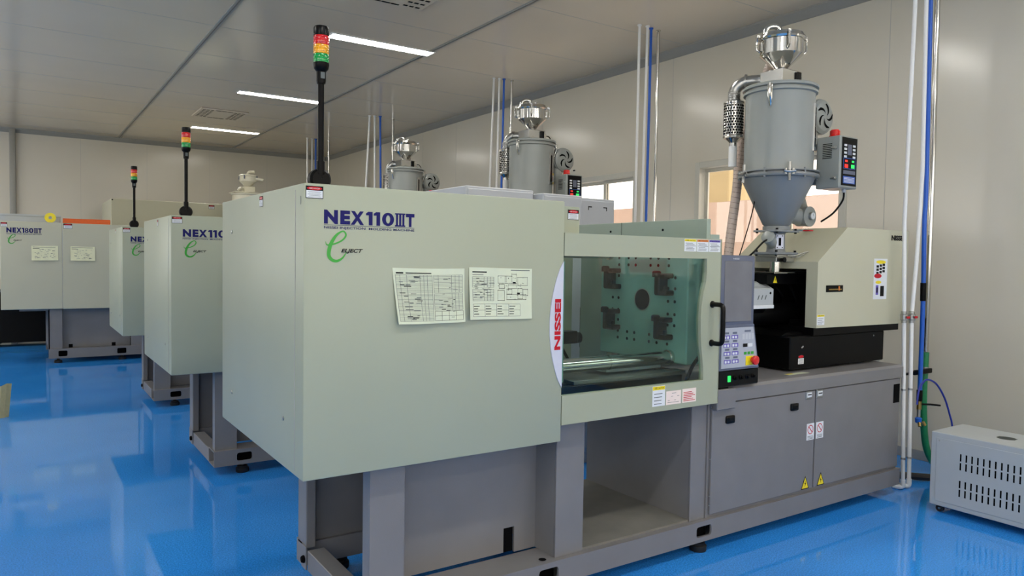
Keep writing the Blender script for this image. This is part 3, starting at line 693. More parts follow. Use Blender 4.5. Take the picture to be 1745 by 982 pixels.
    m = MB(); m.text('NISSEI', (4.975, I, 1.722), X, Z, 0, .16, 0, .036, 0, .0012, bold=.06); m.build('cover_lettering', 'ink', ic, smooth=False, recalc=False)
    m = MB(); o = (4.77, I, 1.32); m.rect(o, X, Z, 0, .165, 0, .275, 0, .0014)
    def blob(cx, cz, a, b, mi, off=.0018):
        m.face([V(o) + V((cx + math.cos(t * PI / 10) * a, -off, cz + math.sin(t * PI / 10) * b)) for t in range(20)], mi)
    blob(.085, .252, .06, .012, 1); blob(.05, .158, .045, .016, 2, .0026); blob(.06, .115, .035, .011, 1)
    for i in range(3):
        for j in range(3): m.rect(o, X, Z, .03 + i * .037, .06 + i * .037, .17 + j * .022 + i * .006, .186 + j * .022 + i * .006, 3, .002)
    m.rect(o, X, Z, .03, .062, .03, .095, 4, .002); m.rect(o, X, Z, .085, .13, .02, .09, 3, .002); m.rect(o, X, Z, .038, .054, .045, .08, 3, .0025)
    lab(m.build('instruction_poster', ['white', 'yellow', 'red', 'ink', 'purple'], ic, smooth=False, recalc=False), 'white poster with yellow and red captions and dark pictures')
    m = MB(); m.box(4.40, 5.10, I + .09, 3.33, 1.10, 1.50); m.box(4.15, 5.14, I + .02, 3.40, 1.10, 1.15)
    m.box(3.93, 4.98, I + .03, 3.38, .895, 1.10, bev=.006); m.poly([(3.93, 1.098), (3.98, 1.118), (4.4, 1.118), (4.4, 1.098)], 'xz', I + .1, 3.36)
    m.box(3.2, 4.6, 3.39, 3.42, .89, 1.50); m.box(4.98, 5.03, 2.82, 2.86, 1.09, 1.12, bev=.004)
    m.tube([(4.25, 3.05, 1.45), (4.3, 3.0, 1.3), (4.36, 3.05, 1.2), (4.38, 3.1, 1.12)], .012, smooth=5); m.tube([(4.2, 3.2, 1.48), (4.26, 3.1, 1.35), (4.33, 3.12, 1.26)], .008, smooth=5)
    m.cyl((4.22, 2.9, 1.16), (4.22, 2.98, 1.16), .03); m.cyl((3.4, 3.05, 1.22), (4.3, 3.05, 1.22), .07, seg=20)
    m.box(3.9, 4.3, 2.94, 3.2, 1.42, 1.485)
    for q in ((4.05, 1.03), (4.06, 1.035), (4.85, 1.07)): m.rev((q[0], I + .03, q[1]), -Y, [(.006, 0), (.004, .003)], 8, 1)
    iu = m.build('injection_carriage', ['black', 'brushed'], R); danger(iu, (4.01, I + .03, .925), X, Z, .062, .06, txt=False)
    triangle_sign(iu, (3.955, 2.94, 1.425), X, Z, .05, .055)
    m = MB(); m.poly([(2.93, 1.275), (2.93, 1.39), (3.02, 1.435), (3.2, 1.435), (3.2, 1.275)], 'yz', 3.12, 3.955)
    m.box(3.12, 3.958, 2.925, 3.2, 1.268, 1.290, 1, bev=.002)
    for q in range(40):
        for k in range(5):
            t = .15 + k * .17; xx = 3.50 + q * .011; m.box(xx, xx + .005, 2.93 + t * .09, 2.93 + t * .09 + .005, 1.39 + t * .045, 1.3925 + t * .045, 2)
    for q in range(3): m.poly([(3.80 + q * .035, 1.325), (3.812 + q * .035, 1.352), (3.818 + q * .035, 1.352), (3.806 + q * .035, 1.325)], 'xz', 2.928, 2.931, 2)
    m.rev((3.925, 2.93, 1.365), -Y, [(.008, 0), (.008, .002)], 12, 3)
    m.poly([(2.96, 1.268), (2.99, 1.225), (3.2, 1.225), (3.2, 1.268)], 'yz', 3.12, 3.93, 3)
    ng = m.build('heater_guard', ['grey', 'white', 'inkgrey', 'black'], R)
    triangle_sign(ng, (3.69, 2.93, 1.31), X, Z, .05, .045)
    m = MB(); o = (3.82, 2.70, .8835); m.rect(o, X, Y, 0, .20, 0, .045, 0, .001); m.rect(o, X, Y, .01, .07, .02, .04, 1, .0014); m.build('ledge_label', ['paper', 'yellow'], R, smooth=False, recalc=False)
    return R
M1 = machine_110('nearest cream and grey molding machine, its large lettered cover and glass door fully in view')

# small hoses and valves seen through the gap in the base of the nearest machine
def gap_valves(R):
    m = MB(); m.tube([(2.30, 3.62, .70), (2.32, 3.6, .5), (2.42, 3.6, .42), (2.5, 3.62, .30)], .012, smooth=5)
    m.cyl((2.34, 3.56, .60), (2.46, 3.56, .60), .016, mi=1); m.cyl((2.40, 3.56, .44), (2.40, 3.56, .70), .014, mi=1)
    m.tube([(2.42, 3.55, .46), (2.36, 3.56, .40), (2.44, 3.58, .34)], .009, mi=2, smooth=4)
    m.build('cooling_hoses', ['black', 'brass', 'dkblue'], R)
gap_valves(M1)
M2 = copy_tree(M1, (0, 2.73, 0), 'second cream molding machine, standing just behind the nearest one and partly hidden by it', skip=('cooling_hoses',))
M3 = copy_tree(M1, (0, 5.48, 0), 'third cream molding machine, narrow slice showing between the second machine and the far wide one', skip=('cooling_hoses',))

# ------------------------------------------------------------------ wide machine farther back (larger model) and the tall one behind it
def machine_180():
    R = empty('injection_molding_machine', (2.2, 12.7, 0), 'wide cream molding machine at the far left with two taped sheets and a two-panel cover', 'injection molding machine')
    F = 12.0
    m = MB(); m.box(-.205, .505, F, 13.45, .765, 1.965, bev=.006); m.box(.508, 1.45, F, 13.45, .762, 1.962, bev=.006); m.box(.503, .510, F + .004, 13.4, .78, 1.955, 1)
    cov = m.build('clamp_cover', ['cream2', 'joint'], R)
    model_name(cov, (-.135, F, 1.783), X, Z, .40, .095, '180'); swoosh(cov, (-.125, F, 1.66), X, Z, .13)
    danger(cov, (-.20, F, 1.885), X, Z, .075, .06, txt=False); danger(cov, (.52, F, 1.885), X, Z, .105, .07, txt=False)
    m = MB(); m.box(1.47, 2.7, F + .05, 13.4, .80, 1.8, bev=.006); m.build('safety_door', 'cream2', R)
    m = MB(); slot_rail(m, .335, 4.9, F + .04, F + .14, .068, .20, [(.45, .56), (1.18, 1.30), (3.0, 3.12)])
    m.box(.335, .50, F + .06, F + .075, .20, .84); m.box(.335, .35, F + .06, 13.3, .2, .84); m.box(.50, 1.36, F + .16, F + .172, .20, .84); m.box(1.36, 1.5, F + .06, F + .075, .2, .84)
    for x in (.58, 1.12): m.box(x, x + .05, F + .158, F + .161, .2, .25, 1)
    m.box(.335, 4.9, 13.2, 13.3, .068, .20); m.box(.335, 4.9, F + .06, 13.3, .84, .95); m.box(1.5, 4.9, F + .07, 13.25, .2, .84); m.box(-.0, .335, F + .1, 13.2, .735, .765)
    m.box(2.7, 4.9, F + .1, 13.2, .9, 1.3)
    m.build('base_frame', ['base', 'hole'], R, smooth=False)
    for fx in (.45, 1.25, 3.0, 4.6):
        for fy in (F + .10, 13.25):
            m = MB(); m.rev((fx, fy, 0), Z, [(.05, 0), (.05, .03), (.04, .04), (.018, .045), (.018, .07)], 16); m.build('levelling_foot', 'rubber', R)
    m = MB(); m.box(3.5, 4.9, F + .15, 13.1, 1.3, 1.75, bev=.01); m.build('injection_cover', 'cream2', R)
    return R
M4 = machine_180()
R5 = empty('injection_molding_machine', (2.9, 14.8, 0), 'tall beige molding machine cover rising behind the wide machine, against the back wall', 'injection molding machine')
m = MB(); m.box(1.29, 3.3, 14.0, 15.6, .9, 2.47, bev=.006); c5 = m.build('clamp_cover', ['cream2'], R5); danger(c5, (2.83, 14.0, 2.37), X, Z, .10, .07, txt=False)
m = MB(); m.rev((1.31, 14.0, 2.45), -Y, [(.012, 0), (.012, .004)], 10); m.build('cover_bolt', 'black', c5)
m = MB(); m.box(-.55, 4.5, 14.45, 15.5, .07, .9, bev=.004); m.box(3.3, 4.4, 14.5, 15.5, .9, 1.6); m.build('base_frame', ['black'], R5, smooth=False)
for fx in (-.3, 1.4, 3.2, 4.3):
    for fy in (14.55, 15.4):
        m = MB(); m.rev((fx, fy, 0), Z, [(.05, 0), (.05, .03), (.02, .045), (.02, .072)], 14); m.build('levelling_foot', 'rubber', R5)
# things lying on the wide machine
m = MB(); m.box(-.55, .50, 12.35, 12.9, 1.966, 2.065, bev=.01); m.box(-.56, .51, 12.34, 12.91, 2.05, 2.078, bev=.004)
tag(m.build('lidded_box', 'grey', origin=(0, 12.6, 1.966)), 'flat grey lidded box lying on top of the wide machine', 'box')
m = MB(); m.box(.525, 1.12, 12.25, 12.33, 1.963, 2.03, bev=.006); m.box(.525, 1.12, 12.27, 12.31, 2.03, 2.038, 0)
tag(m.build('orange_bar', 'orangebar', origin=(.8, 12.3, 1.963)), 'orange bar lying on the wide machine beside the yellow reel', 'bar')
m = MB(); yc = V((.37, 12.12, 2.003)); m.rev(yc + V((0, 0, .03)), Y, [(.022, 0), (.068, 0), (.068, .05), (.022, .05), (.022, 0)], 28, cap=False)
m.rev(yc + V((0, 0, .03)), Y, [(.017, .004), (.022, .004), (.022, .046), (.017, .046), (.017, .004)], 20, 1, cap=False)
tag(m.build('yellow_reel', ['yellowdisc', 'grey'], origin=(.37, 12.13, 1.95)), 'round yellow reel with a centre hole standing on the wide machine', 'reel')

# ------------------------------------------------------------------ hopper dryer
def hopper(label):
    ax, ay = 4.06, 3.0
    R = empty('hopper_dryer', (ax, ay, 1.49), label, 'hopper dryer', 'hopper dryers on the molding machines')
    A = (ax, ay, 0)
    def P(dx, dy, z): return (ax + dx, ay + dy, z)
    # drum and cone
    m = MB(); m.rev(A, Z, [(.212, 2.135), (.212, 2.62), (.226, 2.625), (.226, 2.64), (.212, 2.643), (.212, 2.652), (.231, 2.655), (.231, 2.668), (.222, 2.676), (.10, 2.69), (.05, 2.69)], 56)
    dr = m.build('drying_drum', 'drum', R)
    m = MB(); m.rev(A, Z, [(.05, 1.755), (.072, 1.79), (.085, 1.80), (.215, 2.07), (.222, 2.09), (.246, 2.095), (.25, 2.105), (.246, 2.115), (.222, 2.118), (.222, 2.125), (.248, 2.128), (.248, 2.136), (.21, 2.14)], 56)
    for k in range(6):
        t = k * PI / 3 + .3; c, s_ = math.cos(t), math.sin(t); m.cyl(P(c * .238, s_ * .238, 2.085), P(c * .238, s_ * .238, 2.145), .007, seg=8)
    cn = m.build('hopper_cone', 'cone', R)
    def clamp_at(ang, z, nm, parent):
        c, s_ = math.cos(ang), math.sin(ang); r = .225; m = MB(); t = V((-s_, c, 0)); q = V((c, s_, 0)); b = V(P(0, 0, 0))
        for sgn in (-1, 1): m.tube([b + q * (r + .012) + t * sgn * .011 + V((0, 0, z + .03)), b + q * (r + .016) + t * sgn * .011 + V((0, 0, z - .03)), b + q * (r - .002) + t * sgn * .007 + V((0, 0, z - .085))], .0035, 6)
        m.tube([b + q * (r + .0) + V((0, 0, z + .034)), b + q * (r + .02) + V((0, 0, z + .03)), b + q * (r + .022) + V((0, 0, z - .02)), b + q * (r + .005) + V((0, 0, z - .06)), b + q * (r - .008) + V((0, 0, z - .10))], .0075, 8)
        m.build(nm, 'steel', parent)
    clamp_at(math.radians(-158), 2.625, 'drum_latch', dr); clamp_at(math.radians(-20), 2.625, 'drum_latch', dr)
    def flange_clip(ang):
        c, s_ = math.cos(ang), math.sin(ang); q = V((c, s_, 0)); t = V((-s_, c, 0)); b = V(P(0, 0, 0)); m = MB()
        for w_ in (-.022, 0, .022): m.cyl(b + q * .244 + t * w_ + V((0, 0, 2.10)), b + q * .244 + t * w_ + V((0, 0, 2.135 + (.04 if w_ == 0 else 0))), .009, seg=8)
        m.tube([b + q * .256 + t * -.034 + V((0, 0, 2.118)), b + q * .262 + V((0, 0, 2.112)), b + q * .256 + t * .034 + V((0, 0, 2.118))], .008, 8)
        m.tube([b + q * .245 + V((0, 0, 2.10)), b + q * .25 + V((0, 0, 2.06))], .009, 8)
        m.build('flange_clip', 'brushed', cn)
    for a in (-128, -20, -200): flange_clip(math.radians(a))
    # sight glass on drum
    va = math.radians(-66); c, s_ = math.cos(va), math.sin(va); q = V((c, s_, 0)); t = V((-s_, c, 0)); b = V(P(0, 0, 0))
    def vbox(m, r0, r1, t0, t1, z0, z1, mi=0):
        vs = [m.bm.verts.new(b + q * r + t * tt + V((0, 0, z))) for r in (r0, r1) for tt in (t0, t1) for z in (z0, z1)]
        for idx in ((0, 1, 3, 2), (4, 6, 7, 5), (0, 4, 5, 1), (2, 3, 7, 6), (0, 2, 6, 4), (1, 5, 7, 3)):
            f = m.bm.faces.new([vs[i] for i in idx]); f.material_index = mi
    m = MB(); vbox(m, .205, .219, -.027, .027, 2.26, 2.555, 0); vbox(m, .219, .2195, -.011, .011, 2.285, 2.53, 1)
    for zz in (2.27, 2.34, 2.41, 2.48, 2.545):
        for tt in (-.02, .02): m.rev(b + q * .219 + t * tt + V((0, 0, zz)), q, [(.004, 0), (.003, .003)], 8)
    sg = m.build('sight_glass', ['brushed', 'hole'], dr)
    va = math.radians(-52); c, s_ = math.cos(va), math.sin(va); q = V((c, s_, 0)); t = V((-s_, c, 0))
    m = MB(); vbox(m, .2095, .2135, -.026, .026, 2.275, 2.37, 0); vbox(m, .2135, .2138, -.024, .024, 2.285, 2.35, 1); vbox(m, .2138, .2141, -.008, .004, 2.30, 2.335, 2); m.build('burn_warning_label', ['yellow', 'white', 'red'], dr)
    # receiver on the lid
    m = MB(); m.box(ax - .10, ax + .10, ay - .085, ay + .085, 2.69, 2.775, bev=.006); m.box(ax - .06, ax + .13, ay - .095, ay + .095, 2.685, 2.70, bev=.003); m.box(ax + .035, ax + .075, ay - .10, ay - .084, 2.695, 2.765, 1, bev=.004); m.box(ax + .08, ax + .125, ay - .07, ay + .02, 2.70, 2.75, bev=.004)
    m.build('suction_box', ['steel', 'blackplastic'], R)
    m = MB(); m.rev(A, Z, [(.042, 2.765), (.04, 2.79), (.048, 2.80), (.128, 2.872), (.134, 2.878), (.134, 2.965), (.144, 2.968), (.148, 2.978), (.144, 2.988), (.135, 2.992), (.13, 3.008), (.06, 3.022), (.02, 3.024)], 44)
    rc = m.build('vacuum_receiver', 'steel', R)
    for a in (-128, -30, 150, 60):
        a = math.radians(a); c, s_ = math.cos(a), math.sin(a); q = V((c, s_, 0)); t = V((-s_, c, 0))
        m = MB(); vbox(m, .134, .142, -.012, .012, 2.90, 2.955); vbox(m, .142, .165, -.008, .008, 2.985, 3.0)
        m.tube([b + q * .15 + V((0, 0, 3.0)), b + q * .165 + V((0, 0, 2.985)), b + q * .163 + V((0, 0, 2.91)), b + q * .142 + V((0, 0, 2.895))], .0075, 8)
        m.build('receiver_latch', 'steel', rc)
    m = MB(); m.tube([P(-.02, .01, 3.02), P(-.02, .01, 3.05), P(-.045, .03, 3.062), P(-.075, .055, 3.05), P(-.085, .065, 3.0), P(-.085, .068, 2.96)], .018, 12, smooth=4)
    m.rev(P(.02, -.02, 3.02), Z, [(.02, 0), (.02, .018), (.008, .024)], 14); m.build('lid_pipe', 'steel', rc)
    # filter on the left behind
    fx, fy = ax - .105, ay + .28
    m = MB(); m.rev((fx, fy, 0), Z, [(.052, 2.375), (.066, 2.378), (.068, 2.39), (.064, 2.395), (.064, 2.60), (.068, 2.603), (.068, 2.615), (.05, 2.625), (.03, 2.628)], 28)
    m.rev((fx, fy, 0), Z, [(.052, 2.375), (.03, 2.355), (.022, 2.345)], 16)
    for r_ in range(11):
        for k in range(22):
            a = 2 * PI * (k + .5 * (r_ % 2)) / 22; zz = 2.408 + r_ * .018
            m.rev((fx + math.cos(a) * .064, fy + math.sin(a) * .064, zz), V((math.cos(a), math.sin(a), 0)), [(0, .0010), (.0066, .0010)], 6, 1, cap=False)
    fl = m.build('perforated_filter', ['steel', 'hole'], R)
    m = MB(); m.cyl((fx, fy, 2.19), (fx, fy, 2.325), .027, seg=16); m.cyl((fx, fy, 2.325), (fx, fy, 2.36), .024, mi=1, seg=16); m.build('drain_tube', ['pvc', 'brushed'], fl)
    m = MB(); m.tube([(fx, fy, 2.62), (fx, fy, 2.68), (fx + .01, fy - .02, 2.72), (fx + .04, fy - .06, 2.745), (fx + .08, fy - .13, 2.745), (ax - .01, ay + .08, 2.74)], .038, 16, smooth=4)
    for k in range(5): m.rev((fx, fy, 2.63 + k * .012), Z, [(.038, 0), (.041, .003), (.041, .006), (.038, .009)], 18, cap=False)
    m.rev((fx + .04, fy - .06, 2.745), V((.5, -.8, 0)), [(.05, -.006), (.05, .006)], 20); m.build('exhaust_elbow', 'brushed', R)
    # blower on the right
    bx, by, bz = ax + .335, ay - .10, 2.52
    m = MB(); m.rev((bx, by, bz), Y, [(.02, -.004), (.088, 0), (.098, .006), (.104, .014), (.112, .018), (.112, .03), (.118, .034), (.118, .10), (.108, .112), (.02, .115)], 36)
    m.tube([(bx - .05, by + .07, bz - .08), (bx - .05, by + .07, bz - .2)], .045, 12); m.box(ax + .19, bx - .05, by + .03, by + .10, bz - .03, bz + .03, bev=.01)
    m.rev((bx + .095, by - .002, bz - .095), -Y, [(.007, 0), (.007, .02)], 8, 1)
    bl = m.build('blower', ['drum', 'black'], R)
    m = MB()
    for k in range(5):
        a0 = 2 * PI * k / 5 + .4; L_, Rr = [], []
        for j in range(9):
            s = j / 8; r = .018 + s * .066; a = a0 + s * 1.1; wdt = (.002 + .030 * math.sin(PI * min(1, s * .62 + .12)) * s ** .8) * (1 if s < 1 else .2) * .55
            cc = V((bx + math.cos(a) * r, by - .0050 + .003 * s, bz + math.sin(a) * r)); tn = V((-math.sin(a), 0, math.cos(a)))
            L_.append(m.bm.verts.new(cc + tn * wdt)); Rr.append(m.bm.verts.new(cc - tn * wdt))
        for j in range(8): m.bm.faces.new([L_[j], L_[j + 1], Rr[j + 1], Rr[j]])
    m.build('fan_slots', 'hole', bl, smooth=False)
    # control box
    x0, x1, y0, y1, z0, z1 = ax + .178, ax + .372, ay - .315, ay - .15, 2.03, 2.355
    m = MB(); m.box(x0, x1, y0, y1, z0, z1, bev=.006); m.box(x0 + .02, x1 - .12, y1, y1 + .05, z0 + .25, z0 + .29); m.box(x0 + .02, x1 - .12, y1, y1 + .05, z0 + .03, z0 + .07)
    for k in range(9): m.box(x0 - .0008, x0 + .002, y0 + .055, y0 + .12, z1 - .05 - k * .011, z1 - .045 - k * .011, 1)
    for zz in (z1 - .075, z0 + .06): m.rev((x0, y0 + .03, zz), -X, [(.012, 0), (.012, .006), (.006, .008), (.006, .014)], 10, 2); m.cyl((x0 - .009, y0 + .03, zz), (x0 - .009, y0 + .055, zz), .005, mi=2)
    m.tube([(x1 - .06, y0 + .05, z0), (x1 - .06, y0 + .05, z0 - .02)], .012, mi=3)
    m.tube([(x1 - .06, y0 + .05, z0 - .02), (x1 - .055, y0 + .06, z0 - .07), (x1 - .09, y0 + .1, z0 - .15), (x1 - .13, y0 + .16, z0 - .205)], .006, mi=4, smooth=5)
    cb = m.build('control_box', ['drum', 'hole', 'brushed', 'greylight', 'black'], R)
    m = MB(); pw = x1 - x0; Pn = lambda a0, a1, b0, b1, mi, f=.0: m.box(x0 + pw * a0, x0 + pw * a1, y0 - .003 - f, y0 + .002, z0 + .325 * b0, z0 + .325 * b1, mi)
    Pn(.10, .92, .05, .97, 0)
    for k in range(4):
        Pn(.20, .34, .80 - k * .072, .84 - k * .072, 1, .002); Pn(.68, .82, .80 - k * .072, .84 - k * .072, 1, .002)
    Pn(.40, .62, .64, .84, 2, .001)
    Pn(.18, .84, .37, .58, 3, .0005); Pn(.20, .82, .38, .57, 0, .001); Pn(.24, .42, .39, .46, 4, .003); Pn(.60, .78, .39, .46, 5, .003); Pn(.26, .40, .50, .54, 4, .002); Pn(.64, .76, .50, .54, 5, .002)
    Pn(.18, .84, .09, .23, 3, .001); Pn(.18, .84, .27, .34, 2, .001)
    for k in range(5): Pn(.22, .8, .11 + k * .022, .118 + k * .022, 1, .0015)
    m.build('control_display', ['black', 'white', 'dkgrey', 'bluepanel', 'ledred', 'led'], cb, smooth=False)
    m = MB(); m.rev((x0 + .065, y0 + .08, z1), Z, [(.036, 0), (.036, .01), (.031, .014), (.031, .04), (.024, .048), (.01, .05)], 20); lab(m.build('alarm_beacon', 'lensred', cb), 'red dome beacon')
    # hot air duct with gauge
    m = MB(); m.tube([P(.31, .09, 2.42), P(.33, .12, 2.25), P(.34, .12, 2.08), P(.335, .08, 1.95), P(.29, .02, 1.87), P(.22, -.01, 1.86), P(.12, -.01, 1.88)], .055, 18, smooth=4)
    m.rev(P(.245, -.075, 1.862), Y, [(.03, -.003), (.066, 0), (.066, .02), (.062, .024), (.062, .09)], 28)
    dc = m.build('hot_air_duct', 'drum', R)
    gq = V((0, -1, 0)); gc = V(P(.245, -.078, 1.865))
    m = MB(); m.rev(gc, gq, [(.026, 0), (.026, .018), (.022, .020)], 20, 0); m.rev(gc, gq, [(0, .0203), (.022, .0203)], 20, 1, cap=False); m.box(gc.x - .001, gc.x + .001, gc.y - .0215, gc.y - .0205, gc.z, gc.z + .016, 2); m.build('temperature_gauge', ['brushed', 'white', 'ink'], dc)
    # throat
    m = MB(); m.box(ax - .115, ax + .115, ay - .09, ay + .09, 1.752, 1.764, bev=.002); m.rev(A, Z, [(.085, 1.764), (.085, 1.79), (.07, 1.79)], 24)
    m.rev(A, Z, [(.062, 1.625), (.058, 1.64), (.054, 1.74), (.062, 1.752)], 24); m.box(ax - .11, ax + .11, ay - .09, ay + .09, 1.608, 1.624, bev=.003)
    for sx in (-1, 1):
        for sy in (-1, 1):
            m.cyl(P(sx * .095, sy * .075, 1.744), P(sx * .095, sy * .075, 1.776), .009, seg=6, mi=1); m.cyl(P(sx * .095, sy * .075, 1.600), P(sx * .095, sy * .075, 1.636), .009, seg=6, mi=1)
    th = m.build('hopper_throat', ['cone', 'black'], R)
    va = math.radians(-122); q = V((math.cos(va), math.sin(va), 0)); t = V((-math.sin(va), math.cos(va), 0))
    m = MB(); vbox(m, .045, .064, -.024, .024, 1.645, 1.735, 0); vbox(m, .064, .0645, -.008, .008, 1.665, 1.715, 1)
    for zz in (1.653, 1.727):
        for tt in (-.016, .016): m.rev(b + q * .064 + t * tt + V((0, 0, zz)), q, [(0, .001), (.004, .001)], 8, 1, cap=False)
    m.build('level_window', ['silverwhite', 'hole'], th)
    m = MB(); m.tube([P(-.03, -.0, 1.67), P(-.115, -.03, 1.715)], .036, 14); m.rev(P(-.11, -.028, 1.712), V((-.85, -.25, .45)), [(.043, 0), (.043, .02), (.034, .024)], 16); m.build('sampling_port', 'drum', th)
    m = MB(); m.tube([P(.10, -.05, 1.768), P(.16, -.11, 1.768)], .006, 6); m.box(ax + .14, ax + .19, ay - .14, ay - .09, 1.762, 1.770, 1, bev=.002); m.build('shutter_handle', ['brushed', 'red'], th)
    m = MB(); m.box(ax - .10, ax + .085, ay - .08, ay + .08, 1.562, 1.592, 0, bev=.002); m.box(ax - .095, ax + .09, ay - .085, ay + .085, 1.592, 1.608, 0, bev=.002)
    m.tube([P(.0, -.092, 1.602), P(.05, -.105, 1.603), P(.09, -.125, 1.618), P(.13, -.15, 1.632)], .004, 8, smooth=4); m.tube([P(.04, -.088, 1.592), P(.085, -.095, 1.594), P(.12, -.12, 1.612), P(.13, -.15, 1.632)], .004, 8, smooth=4)
    m.rev(P(-.06, -.085, 1.575), -Y, [(.012, 0), (.012, .02), (.016, .022), (.016, .03)], 10, 1)
    m.build('slide_gate', ['brushed', 'black'], R)
    m = MB(); m.rev(A, Z, [(.036, 1.499), (.036, 1.562)], 24); m.box(ax - .14, ax + .07, ay - .10, ay + .1, 1.487, 1.497, bev=.002); m.build('feed_tube', 'steel', R)
    # suction hose, clear with wire
    m = MB(); pts = [P(.10, .13, 2.93), P(.14, .20, 2.86), P(.13, .28, 2.70), P(.05, .31, 2.45), P(.0, .31, 2.25), P(-.03, .30, 2.05), P(-.07, .30, 1.80), P(-.11, .29, 1.58), P(-.14, .27, 1.42)]
    m.tube(pts, .031, 16, smooth=8)
    Q = []; n_ = len(pts)
    for i in range(n_ - 1):
        a, b_, c_, d_ = V(pts[max(i - 1, 0)]), V(pts[i]), V(pts[i + 1]), V(pts[min(i + 2, n_ - 1)])
        for k in range(60):
            t_ = k / 60; Q.append(.5 * ((2 * b_) + (c_ - a) * t_ + (2 * a - 5 * b_ + 4 * c_ - d_) * t_ * t_ + (3 * b_ - a - 3 * c_ + d_) * t_ ** 3))
    H_ = []
    for i, qq in enumerate(Q):
        an = i * .75; H_.append(qq + V((math.cos(an) * .0315, math.sin(an) * .0315, 0)))
    m.tube(H_, .0022, 4, mi=1)
    m.build('suction_hose', ['hosec', 'hosew'], R)
    m = MB(); m.tube([P(-.07, .1, 2.1), P(-.16, .06, 1.9), P(-.24, .05, 1.72), P(-.30, .06, 1.55), P(-.32, .08, 1.42)], .0035, 6, smooth=5)
    m.tube([P(-.14, -.035, 1.70), P(-.2, -.05, 1.68), P(-.27, -.04, 1.62), P(-.31, .02, 1.54), P(-.32, .05, 1.42)], .006, 6, smooth=5); m.build('cable', 'black', R)
    m = MB(); m.tube([P(.105, -.02, 2.72), P(.16, -.04, 2.735), P(.19, -.05, 2.70), P(.195, -.05, 2.68)], .005, 6, smooth=4); m.build('lid_cable', 'black', R)
    return R
H1 = hopper('largest grey hopper dryer with chrome receiver, on the nearest molding machine')
H2 = copy_tree(H1, (0, 2.75, 0), 'middle grey hopper dryer, its drum rising behind the grey cabinets')
H3 = copy_tree(H1, (0, 5.50, 0), 'small grey hopper dryer, third from the right, just right of the white and blue pipes')
# far receiver on the wide machine
R = empty('hopper_dryer', (3.2, 12.75, 1.75), 'cream vacuum receiver far away above the side edge of the nearest cover', 'hopper dryer', None)
m = MB(); c = (3.2, 12.75, 0)
m.rev(c, Z, [(.1, 1.75), (.1, 1.9), (.25, 2.15), (.25, 2.55), (.27, 2.56), (.27, 2.575), (.24, 2.59), (.08, 2.6)], 32); m.box(2.94, 3.16, 12.55, 12.95, 2.585, 2.60); m.build('drying_drum', 'receiver4', R)
m = MB(); m.box(3.12, 3.30, 12.67, 12.83, 2.60, 2.70, bev=.01); m.tube([(3.02, 12.66, 2.62), (3.06, 12.66, 2.66), (3.12, 12.70, 2.66)], .025, 8, smooth=3); m.build('suction_box', 'receiver4', R)
m = MB(); m.rev(c, Z, [(.05, 2.70), (.06, 2.71), (.13, 2.78), (.135, 2.785), (.135, 2.87), (.145, 2.872), (.145, 2.885), (.12, 2.90), (.02, 2.905)], 28); rc = m.build('vacuum_receiver', 'receiver4', R)
m = MB(); m.tube([(3.2, 12.75, 2.90), (3.21, 12.75, 2.935), (3.24, 12.74, 2.95), (3.30, 12.72, 2.95)], .024, 12, smooth=4); m.tube([(3.30, 12.68, 2.835), (3.42, 12.62, 2.815)], .022, 12); m.build('receiver_pipes', 'receiver4', rc)
m = MB()
for a in (-2.2, -.6, 2.5):
    m.tube([(3.2 + math.cos(a) * .15, 12.75 + math.sin(a) * .15, 2.88), (3.2 + math.cos(a) * .155, 12.75 + math.sin(a) * .155, 2.82)], .01, 6)
m.build('receiver_latch', 'dkgrey', rc)

# ------------------------------------------------------------------ grey cabinets behind the nearest machine
def cabinet(x0, x1, y0, y1, z1, label, marks=False):
    R = empty('equipment_cabinet', ((x0 + x1) / 2, (y0 + y1) / 2, 0), label, 'cabinet', 'grey cabinets behind the nearest machine')
    m = MB(); m.box(x0, x1, y0, y1, .08, z1, bev=.006); m.box(x0 + .02, x1 - .02, y0 + .02, y1 - .02, .0, .08); m.box(x0 + .012, x1 - .012, y0 - .008, y0, .12, z1 - .018, bev=.004)
    b = m.build('cabinet_body', 'greylight', R)
    m = MB(); m.box(x0 + .02, x0 + .035, y0 - .014, y0 - .008, .9, 1.2, bev=.003)
    if marks:
        cx = (x0 + x1) / 2; zz = z1 - .07
        for sx in (-1, 1):
            m.box(cx + sx * .075 - .018, cx + sx * .075 + .018, y0 - .0095, y0 - .0078, zz, zz + .008); m.box(cx + sx * .075 + sx * .012, cx + sx * .075 + sx * .018, y0 - .0095, y0 - .0078, zz - .02, zz)
    m.build('cabinet_handle', 'black', R)
cabinet(2.50, 3.06, 4.30, 4.95, 2.045, 'grey cabinet with pale taped edges, leftmost of the three behind the lettered cover')
cabinet(3.085, 3.445, 4.22, 4.95, 2.025, 'narrow grey cabinet between the two wider ones behind the lettered cover')
cabinet(3.475, 3.83, 4.30, 4.95, 2.022, 'grey cabinet with two small black corner marks, rightmost of the three', True)

